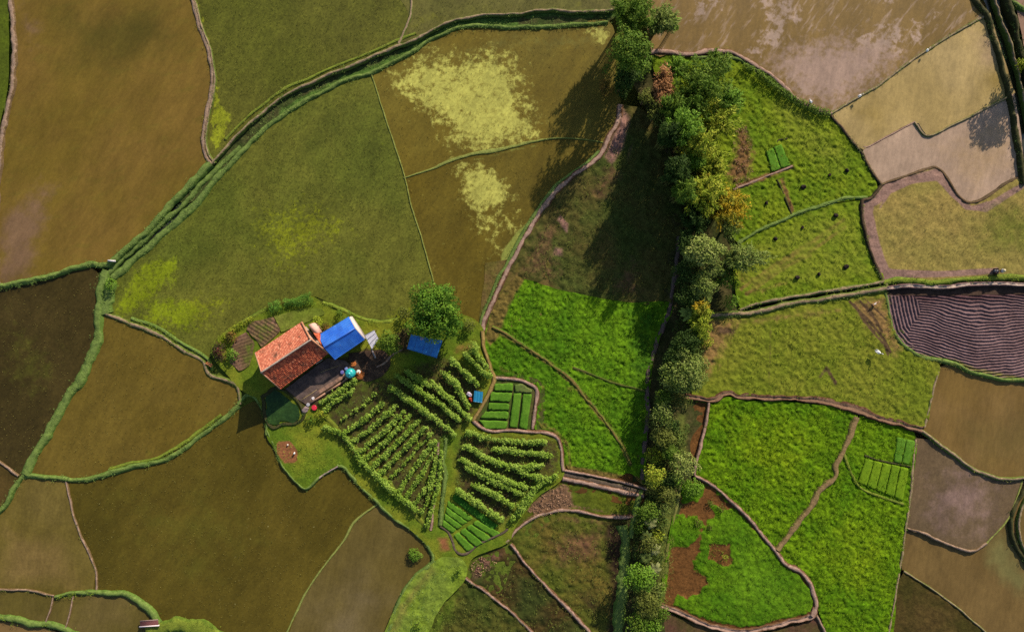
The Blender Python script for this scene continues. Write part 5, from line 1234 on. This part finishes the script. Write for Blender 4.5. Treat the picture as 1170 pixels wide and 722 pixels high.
pa, pb = np.array(W(424,398,1.4)) - sub, np.array(W(429,409,1.0)) - sub
MB().tube([pa, pb], .14, 6).build('fallen_beam', plain((150,140,140), .8, .2), wc)
# --- small blue roofed shack under the round tree
zs = 2.5
sv = [np.array(W(*p, zs)) for p in ((470,382), (506,389), (499,409), (465,398.5))]
os_ = sum(sv) / 4; sk = thing('blue_roofed_shack', 'small open shack with a faded blue sheet roof under the round tree', 'shack', (os_[0], os_[1], .3)); sub = np.array([os_[0], os_[1], .3])
sv = [p - sub for p in sv]; sv[0][2] += .5; sv[1][2] += .5
slope('roof_sheet', sv[3], sv[2], sv[1], sv[0], BLUE2, sk, 130, 16, (.22, .035), 0, .03)
for f in (.22, .5, .78):
    p0 = sv[3] * (1 - f) + sv[2] * f; p1 = sv[0] * (1 - f) + sv[1] * f
    MB().tube([p0 * .98 + [0, 0, .07], p1 * .98 + [0, 0, .07]], .03, 5).build('batten', plain((80,120,170), .6), sk)
for p in sv: MB().tube([(p[0] * .9, p[1] * .9, -.3), (p[0] * .9, p[1] * .9, p[2] - .04)], .07, 6).build('post', WOOD, sk)
wa = [sv[0] * .86, sv[1] * .86]
m = MB(); e_ = np.array([wa[1][1] - wa[0][1], wa[0][0] - wa[1][0], 0]); e_ = e_ / np.linalg.norm(e_) * .08
m.hexa([np.array([p[0], p[1], -.3]) for p in (wa[0], wa[0] + e_, wa[1] + e_, wa[1])], [np.array([p[0], p[1], 2.35]) for p in (wa[0], wa[0] + e_, wa[1] + e_, wa[1])]); m.build('wall', WALLB, sk)
# ------------------------------------------------------------------ things about the yard
zg = .36
def at(u, v, z=zg): return W(u, v, z)
x, y, z = at(400, 426.5, 1.2)
tk = thing('water_tank', 'round turquoise plastic water tank at the corner of the yard', 'water tank', (x, y, zg))
TQ = plain((26,176,178), .4, .45, .08, 2.)
MB().lathe([(.0, 0), (.78, 0), (.82, .1), (.80, .3), (.84, .34), (.80, .4), (.80, .75), (.84, .8), (.80, .86), (.80, 1.15), (.62, 1.38), (.3, 1.5), (0, 1.52)], n=24).build('body', TQ, tk, True)
MB().lathe([(0, 1.5), (.24, 1.5), (.24, 1.58), (0, 1.6)], n=16).build('lid', plain((70,206,206), .4, .45), tk)
m = MB()
for k in range(8):
    a = k * math.pi / 4; m.tube([(.26 * math.cos(a), .26 * math.sin(a), 1.52), (.62 * math.cos(a), .62 * math.sin(a), 1.39), (.8 * math.cos(a), .8 * math.sin(a), 1.17)], .03, 5)
m.build('rib', plain((40,190,190), .4, .45), tk)
def basin(u, v, r, c, label, h=.3, name='basin'):
    p = at(u, v); t = thing(name, label, name.split('_')[-1], (p[0], p[1], zg - .04))
    MB().lathe([(.0, .02), (r * .7, 0), (r, h), (r * 1.06, h + .02), (r * .94, h), (r * .66, .06), (0, .06)], n=18).build('bowl', plain(c, .4, .4, .1), t, True)
    MB().lathe([(r * 1.0, h - .02), (r * 1.1, h), (r * 1.1, h + .04), (r * 1.0, h + .05)], n=18).build('rim', plain(tuple(min(255, int(k * 1.15) + 12) for k in c), .4, .4), t, True)
    return t
basin(359.5, 465.5, .42, (190,28,48), 'red plastic basin at the foot of the yard')
basin(352.5, 462, .28, (150,146,150), 'grey metal basin beside the red one')
basin(396, 421, .26, (110,120,170), 'blue grey bucket by the turquoise tank', .35, 'bucket')
basin(391.5, 425, .30, (96,90,150), 'violet bucket at the end of the yard', .35, 'bucket')
basin(410, 424.5, .32, (230,214,200), 'white basin on the orange cloth pile')
def sack(u, v, r, c, label, sx=1., rot=0., name='sack', cat='sack', h=.3):
    p = at(u, v); m = MB(); m.ell((0, 0, h * .45), (r * sx, r, h * .6), 14, 9)
    V = np.vstack(m.V); V += (np.stack([fbm(V[:, 0] + u, V[:, 1] + k * 3, 3., 2, k) for k in range(3)], 1) - .5) * r * .9; V[:, 2] *= .75; m.V = [V]
    o = m.build(name, plain(c, .8, .2, .15), None, True); o.location = (p[0], p[1], zg); o.rotation_euler = (0, 0, rot); return tag(o, label, cat)
sack(358, 455, .28, (236,226,226), 'white sack on the lower edge of the yard')
sack(349, 468, .45, (150,128,124), 'pale grey sack pile below the yard', 1.5, .7, h=.4)
sack(411, 429, .75, (150,84,30), 'orange brown cloth heap right of the turquoise tank', 1.1, .4, 'cloth_heap', 'cloth', .4)
sack(404, 416, .40, (176,100,40), 'small orange cloth above the turquoise tank', 1.4, .6, 'cloth_heap', 'cloth', .25)
sack(538, 457, .42, (176,62,34), 'orange red cloth beside the blue tarp in the bean rows', .8, .5, 'cloth_heap', 'cloth', .35)
sack(536.5, 450.5, .42, (226,208,226), 'white bundle above the orange cloth in the bean rows', 1.2, -.5)
sack(337, 517.5, .22, (240,236,230), 'white sack standing on the bare reddish patch', .8, 0, h=.6)
sack(329, 508, .16, (232,220,200), 'small white bag at the top rim of the reddish patch')
sack(482.5, 386.5, .3, (178,160,180), 'pale bundle lying on the faded blue shack roof', 1.3, .6)
bpy.context.view_layer.update()
bpy.data.objects[[o.name for o in COL.objects if o.get('label', '').startswith('pale bundle')][0]].location = W(482.5, 386.5, 3.0)
# blue tarp over a crate stack in the bean rows
tp = [np.array(W(*p, 1.0)) for p in ((542,446), (552,447.5), (551,460), (541,458.5))]
ot = sum(tp) / 4; bt = thing('tarp_covered_stack', 'turquoise blue tarp stretched over a low stack in the bean rows', 'tarp', (ot[0], ot[1], zg))
tp = [p - np.array([ot[0], ot[1], zg]) for p in tp]
slope('tarp', tp[3], tp[2], tp[1], tp[0], plain((24,128,170), .5, .35, .2, 3.), bt, 24, 24, (.5, .05), 0, .02)
m = MB(); m.hexa([np.array([p[0] * .85, p[1] * .85, -.1]) for p in tp][::-1], [np.array([p[0] * .85, p[1] * .85, .58]) for p in tp][::-1]); m.build('stack', WOOD, bt)
for u, v, r_, c, l in [(376,455.5,.22,(120,88,66),'brown clay pot on the lower curb of the yard'), (384,449,.18,(96,110,130),'small grey pot on the lower curb of the yard'), (366,459,.2,(176,150,130),'pale clay pot next to the white sack'), (396,432,.2,(150,110,70),'tan pot just below the turquoise tank')]:
    basin(u, v, r_, c, l, .34, 'pot')
for u, v, l in [(352,452,'bamboo pole lying across the dark yard below the tiles'), (378,421,'bamboo pole lying in the yard shade under the blue roof')]:
    p = at(u, v); m = MB(); m.tube([(-1.9, 0, .05), (-.6, .03, .06), (.7, -.02, .06), (1.9, .02, .05)], [.05, .055, .05, .04], 7)
    o = m.build('bamboo_pole', plain((176,150,96), .7, .2, .2, 6.), None, True); o.location = (p[0], p[1], zg); o.rotation_euler = (0, 0, .6 if u < 360 else .35); tag(o, l, 'pole')
# low yard curb wall
m = MB(); P_ = [at(352, 462), at(372, 449), at(392, 436), at(402, 429)]
for p0, p1 in zip(P_[:-1], P_[1:]):
    c = [(p0[i] + p1[i]) / 2 for i in range(3)]; m.box((c[0], c[1], .45), (math.hypot(p1[0] - p0[0], p1[1] - p0[1]) - .01, .3, .3), math.atan2(p1[1] - p0[1], p1[0] - p0[0]))
o = m.build('yard_curb', plain((168,128,106), .9, .1, .25, 3.)); tag(o, 'low earthen curb along the lower edge of the dark yard', 'wall')
# plank bridge, sluice, plank, scrap
def slab_bridge(u, v, lx, ly, rz, z, label, c_deck, c_edge):
    p = at(u, v, z); t = thing('footbridge', label, 'footbridge', (p[0], p[1], z), rz)
    m = MB()
    for i in range(6): m.box((0, -ly / 2 + ly * (i + .5) / 6, 0), (lx, ly / 6 - .03, .08))
    m.build('deck', plain(c_deck, .8, .2, .25, 4.), t)
    MB().box((0, -ly / 2 - .12, .02), (lx + .3, .16, .26)).build('edge_beam', plain(c_edge, .7, .3, .1), t)
    MB().box((0, ly / 2 + .09, .0), (lx, .12, .16)).build('edge_beam', plain((150,120,110), .7, .3, .2), t)
    return t
slab_bridge(170.5, 711.5, 3.1, .75, math.radians(4), .62, 'short plank footbridge with a white edge beam at the bottom edge', (128,76,74), (236,214,214))
p = at(127, 298, .9); t = thing('sluice_gate', 'small white concrete sluice gate where the banks meet', 'sluice gate', (p[0], p[1], .6), math.radians(-4))
CON = plain((226,216,214), .7, .3, .1, 3.)
MB().box((0, 0, .28), (1.15, .26, .16)).build('cap', CON, t)
for s_ in (-.45, .45): MB().box((s_, 0, -.15), (.2, .3, .7)).build('post', CON, t)
MB().box((0, 0, -.2), (.7, .06, .55)).build('gate', plain((120,110,100), .6, .3), t)
p = at(239, 416, .4); m = MB()
for k in range(3): m.box((.02 * k, .19 * k - .19, .04 + .012 * k), (1.3 - .1 * k, .16, .05), .05 * k)
o = m.build('timber_planks', plain((206,128,66), .7, .3, .15)); o.location = (p[0], p[1], .42); o.rotation_euler = (0, 0, math.radians(-32)); tag(o, 'orange timber planks lying on the path at the island tip', 'planks')
# ------------------------------------------------------------------ dung heaps in the east grass
DUNG = plain((44,34,30), .95, .1, .3, 6.)
def heap_mesh():
    m = MB(); m.ell((0, 0, .05), (.36, .30, .26), 16, 10); V = np.vstack(m.V)
    V += (np.stack([fbm(V[:, 0] + 3, V[:, 1] + V[:, 2] + k * 5, 2.4, 3, k) for k in range(3)], 1) - .5) * .4; m.V = [V]; return m
heaps = [(948,200,'dark dung heap upper of the pair near the field corner'), (968,195,'dark dung heap closest to the pink mud bank'), (918,214,'dark dung heap just right of the little dark ditch'), (876,232,'dark dung heap near the golden bamboo'),
         (955,246,'dark dung heap highest in the field below the grassy bank'), (917,260,'dark dung heap on the upper side of the wheel tracks'), (886,273,'dark dung heap between the soft grey bamboo and the tracks'), (967,305,'dark dung heap below the tracks nearest the east bank'), (936,313,'dark dung heap in the middle of the three below the tracks'), (911,317,'dark dung heap closest to the double bank')]
for i, (u, v, l) in enumerate(heaps):
    if i == 0: hp = tag(heap_mesh().build('dung_heap', DUNG, None, True), l, 'dung heap', 'dung heaps on the east grass'); o = hp
    else: o = hp.copy(); COL.objects.link(o); o['label'] = l
    x, y, z = W(u, v, .6); o.location = (x, y, .5); o.rotation_euler = (0, 0, i * 1.3); s_ = .75 + .11 * (i * 7 % 5); o.scale = (s_, s_, s_)
# ------------------------------------------------------------------ birds, dog, ploughman
WHITE = plain((250,246,240), .7, .2, .04); BILL = plain((214,160,40), .5, .3)
def egret(label, u, v, z, rz, s=1.):
    x, y, _ = W(u, v, z); t = thing('egret', label, 'bird', (x, y, z), rz, 'white egrets'); t.scale = (s, s, s)
    m = MB()
    m.tube([(-.42, 0, .40), (-.3, 0, .43), (-.12, 0, .50), (.08, 0, .54), (.2, 0, .60), (.26, 0, .70), (.22, 0, .80), (.25, 0, .88), (.33, 0, .91), (.38, 0, .90)], [.015, .06, .13, .13, .075, .045, .036, .036, .045, .02], 10)
    m.build('body', WHITE, t, True)
    for sg in (-1, 1):
        m = MB(); m.ell((-.1, sg * .13, .50), (.30, .05, .11), 10, 7); m.build('wing', WHITE, t, True)
        MB().tube([(.0, sg * .05, .44), (-.03, sg * .05, .24), (.0, sg * .05, .0), (.09, sg * .05, -.01)], .012, 5).build('leg', plain((50,48,44), .6), t)
    MB().tube([(.37, 0, .90), (.52, 0, .87)], [.018, .004], 6).build('bill', BILL, t)
    return t
e0 = egret('white egret on the bank between muddy paddy and bright grass', 924.5, 117, .85, 2.5, 1.1)
for u, v, z, rz, s_, l in [(981,110.5,.8,.6,1.1,'white egret on the dark bank at the corner of the golden paddy'), (1058,58.5,.8,1.0,1.0,'white egret halfway up the dark bank above the golden paddy'), (1001,402,.5,-.6,1.6,'large white egret alone on the rough grass below the plough field')]:
    x, y, _ = W(u, v, z); dup(e0, (x, y, z - .02), rz, l, s_)
# dog: one continuous body grown from a skeleton
def skin(name, verts, edges, rad, mat, parent, root=0, lev=2):
    me = bpy.data.meshes.new(name); me.from_pydata(verts, edges, []); ob = bpy.data.objects.new(name, me); COL.objects.link(ob)
    md = ob.modifiers.new('s', 'SKIN'); md.use_smooth_shade = True
    for i, r in enumerate(rad):
        v = me.skin_vertices[0].data[i]; v.radius = r if isinstance(r, tuple) else (r, r); v.use_root = (i == root)
    s = ob.modifiers.new('d', 'SUBSURF'); s.levels = s.render_levels = lev
    dg = bpy.context.evaluated_depsgraph_get(); nm = bpy.data.meshes.new_from_object(ob.evaluated_get(dg))
    bpy.data.objects.remove(ob); nm.materials.clear(); nm.materials.append(mat)
    o = bpy.data.objects.new(name, nm); COL.objects.link(o); o.parent = parent; return o
x, y, _ = W(999.5, 347, .6); dg_ = thing('dog', 'tan and white dog standing below the double bank', 'dog', (x, y, .36), math.radians(35))
t = NT('dog_coat'); t.bsdf(t.mix(t.rng(t.noise(2.2, 2, .5, off=3), .47, .53), alb((206,140,84)), alb((244,232,220))), .8, .2)
V = [(0, 0, .48), (.25, 0, .49), (.42, 0, .62), (.52, 0, .72), (.66, 0, .69), (-.25, 0, .48), (-.38, 0, .52), (-.58, 0, .66)]
Eg = [(0, 1), (1, 2), (2, 3), (3, 4), (0, 5), (5, 6), (6, 7)]; Rd = [.12, .14, .08, .095, .04, .105, .05, .02]
for sg in (-1, 1):
    k = len(V); V += [(.25, sg * .10, .36), (.27, sg * .10, .18), (.26, sg * .10, .03), (.33, sg * .10, .02)]; Eg += [(1, k), (k, k + 1), (k + 1, k + 2), (k + 2, k + 3)]; Rd += [.06, .035, .03, .03]
    k = len(V); V += [(-.22, sg * .10, .34), (-.36, sg * .10, .20), (-.30, sg * .10, .03), (-.23, sg * .10, .02)]; Eg += [(5, k), (k, k + 1), (k + 1, k + 2), (k + 2, k + 3)]; Rd += [.075, .04, .03, .03]
    k = len(V); V += [(.50, sg * .07, .82)]; Eg += [(3, k)]; Rd += [.03]
skin('body', V, Eg, Rd, t.m, dg_)
# walking tractor and ploughman on the tilled strip
x, y, _ = W(1138, 310, .9); wt_ = thing('walking_tractor', 'dark two wheeled walking tractor on the tilled pink strip', 'tractor', (x, y, .5), math.radians(178))
DK = plain((40,36,58), .5, .4, .15); TY = plain((34,32,36), .9, .1)
MB().box((.25, 0, .62), (.75, .42, .34)).box((.1, 0, .84), (.4, .34, .14)).build('engine', DK, wt_)
MB().lathe([(0, 0), (.07, 0), (.07, .3), (0, .32)], (.45, .1, .78), 10).build('exhaust', plain((90,80,76), .5), wt_)
for sg in (-1, 1):
    w_ = MB(); w_.tube([(0, sg * .30, .38), (0, sg * .46, .38)], .36, 18)
    for k in range(12):
        a = k * math.pi / 6; w_.box((.36 * math.cos(a), sg * .38, .38 + .36 * math.sin(a)), (.09, .17, .09))
    wo = w_.build('wheel', TY, wt_); MB().tube([(0, sg * .29, .38), (0, sg * .475, .38)], .17, 12).build('rim', plain((150,60,50), .5), wo)
    MB().tube([(-.1, sg * .12, .62), (-.7, sg * .24, .92), (-1.05, sg * .28, .98)], .025, 6).build('handlebar', DK, wt_)
m = MB(); m.tube([(-.25, -.5, .22), (-.25, .5, .22)], .04, 6)
for k in range(7): m.box((-.25, -.48 + .16 * k, .10), (.05, .03, .3))
m.build('tiller', DK, wt_)
x, y, _ = W(1144, 309.5, 1.2); pe = thing('person', 'person in white shirt and pale hat walking behind the tractor', 'person', (x, y, .48), math.radians(178))
SKIN_ = plain((176,124,92), .6, .3, .05)
V = [(0, 0, .92), (.03, 0, 1.15), (.06, 0, 1.36), (.08, 0, 1.46), (.10, 0, 1.58), (.115, 0, 1.66)]; Eg = [(0, 1), (1, 2), (2, 3), (3, 4), (4, 5)]; Rd = [(.15, .11), (.14, .10), (.16, .10), .055, .088, .07]
for sg in (-1, 1):
    k = len(V); V += [(.06, sg * .19, 1.36), (.16, sg * .24, 1.12), (.40, sg * .25, 1.02), (.48, sg * .25, 1.02)]; Eg += [(2, k), (k, k + 1), (k + 1, k + 2), (k + 2, k + 3)]; Rd += [.058, .044, .034, .035]
    for q in range(4):
        V += [(.50 + .05, sg * .25 + (q - 1.5) * .022, 1.02), (.54, sg * .25 + (q - 1.5) * .022, .98)]; n_ = len(V); Eg += [(k + 3, n_ - 2), (n_ - 2, n_ - 1)]; Rd += [.010, .009]
    V += [(.49, sg * .25 - sg * .045, 1.0)]; Eg += [(k + 3, len(V) - 1)]; Rd += [.011]
    k = len(V); V += [(.02, sg * .10, .86), (.06 + sg * .12, sg * .11, .48), (.0 + sg * .16, sg * .11, .09), (.13 + sg * .16, sg * .11, .04)]; Eg += [(0, k), (k, k + 1), (k + 1, k + 2), (k + 2, k + 3)]; Rd += [.095, .065, .045, .04]
bd = skin('body', V, Eg, Rd, SKIN_, pe)
f_ = MB()
for sg in (-1, 1): f_.ell((.185, sg * .033, 1.60), (.012, .014, .010), 8, 5)
f_.build('eyes', plain((30,24,22), .3, .5), pe)
MB().ell((.195, 0, 1.575), (.022, .014, .022), 8, 5).ell((.188, 0, 1.535), (.010, .026, .007), 8, 5).build('nose_and_mouth', plain((160,100,80), .6), pe, True)
MB().ell((.08, 0, 1.64), (.10, .095, .09), 12, 8).build('hair', plain((24,20,18), .6), pe, True)
sh_ = MB(); sh_.tube([(.0, 0, .88), (.02, 0, 1.0), (.03, 0, 1.18), (.055, 0, 1.34), (.07, 0, 1.43)], [.185, .175, .185, .19, .08], 14)
for sg in (-1, 1): sh_.tube([(.055, sg * .14, 1.37), (.09, sg * .215, 1.26), (.16, sg * .245, 1.12)], [.085, .075, .068], 10)
sh_.build('shirt', plain((238,232,234), .8, .2, .08), pe, True)
tr_ = MB()
for sg in (-1, 1): tr_.tube([(.01, sg * .07, .94), (.02, sg * .10, .84), (.06 + sg * .12, sg * .11, .48), (.01 + sg * .16, sg * .11, .16)], [.12, .115, .085, .07], 10)
tr_.build('trousers', plain((60,58,66), .8, .2), pe, True)
MB().lathe([(.0, .20), (.05, .17), (.16, .08), (.27, .0), (.26, -.01), (.0, .12)], (.10, 0, 1.64), 18).build('hat', plain((214,200,160), .8, .2, .1), pe, True)

# ------------------------------------------------------------------ camera, sun, sky
cam = bpy.data.cameras.new('camera'); co = bpy.data.objects.new('camera', cam); COL.objects.link(co)
co.location = (0, 0, CAM_H); co.rotation_euler = (0, 0, 0)
cam.sensor_fit = 'HORIZONTAL'; cam.sensor_width = 36.0; cam.lens = 36.0 * CAM_H / (1170 * PXM)
cam.clip_start = .5; cam.clip_end = 8000
SC.camera = co
sun = bpy.data.lights.new('sun', 'SUN'); so = bpy.data.objects.new('sun', sun); COL.objects.link(so)
sun.energy = 4.6; sun.angle = math.radians(.53); sun.color = (1.0, .90, .76)
sv_ = Vector((math.sin(SUN_A) * math.cos(SUN_E), math.cos(SUN_A) * math.cos(SUN_E), math.sin(SUN_E)))
so.rotation_euler = sv_.to_track_quat('Z', 'Y').to_euler(); so.location = sv_ * 200
wd = bpy.data.worlds.new('World'); SC.world = wd; wd.use_nodes = True
nt = wd.node_tree; bg = nt.nodes['Background']
sky = nt.nodes.new('ShaderNodeTexSky'); sky.sky_type = 'NISHITA'; sky.sun_disc = False
sky.sun_elevation = SUN_E; sky.sun_rotation = SUN_A; sky.air_density = 1.0; sky.dust_density = 1.0
nt.links.new(sky.outputs[0], bg.inputs[0]); bg.inputs[1].default_value = .09
SC.view_settings.view_transform = 'Standard'; SC.view_settings.look = 'None'; SC.view_settings.gamma = 1.0
SC.view_settings.exposure = EXPOSURE; SC.view_settings.use_curve_mapping = False
SC.cycles.max_bounces = 4; SC.cycles.diffuse_bounces = 2; SC.cycles.glossy_bounces = 2; SC.cycles.transmission_bounces = 2
SC.cycles.use_denoising = False
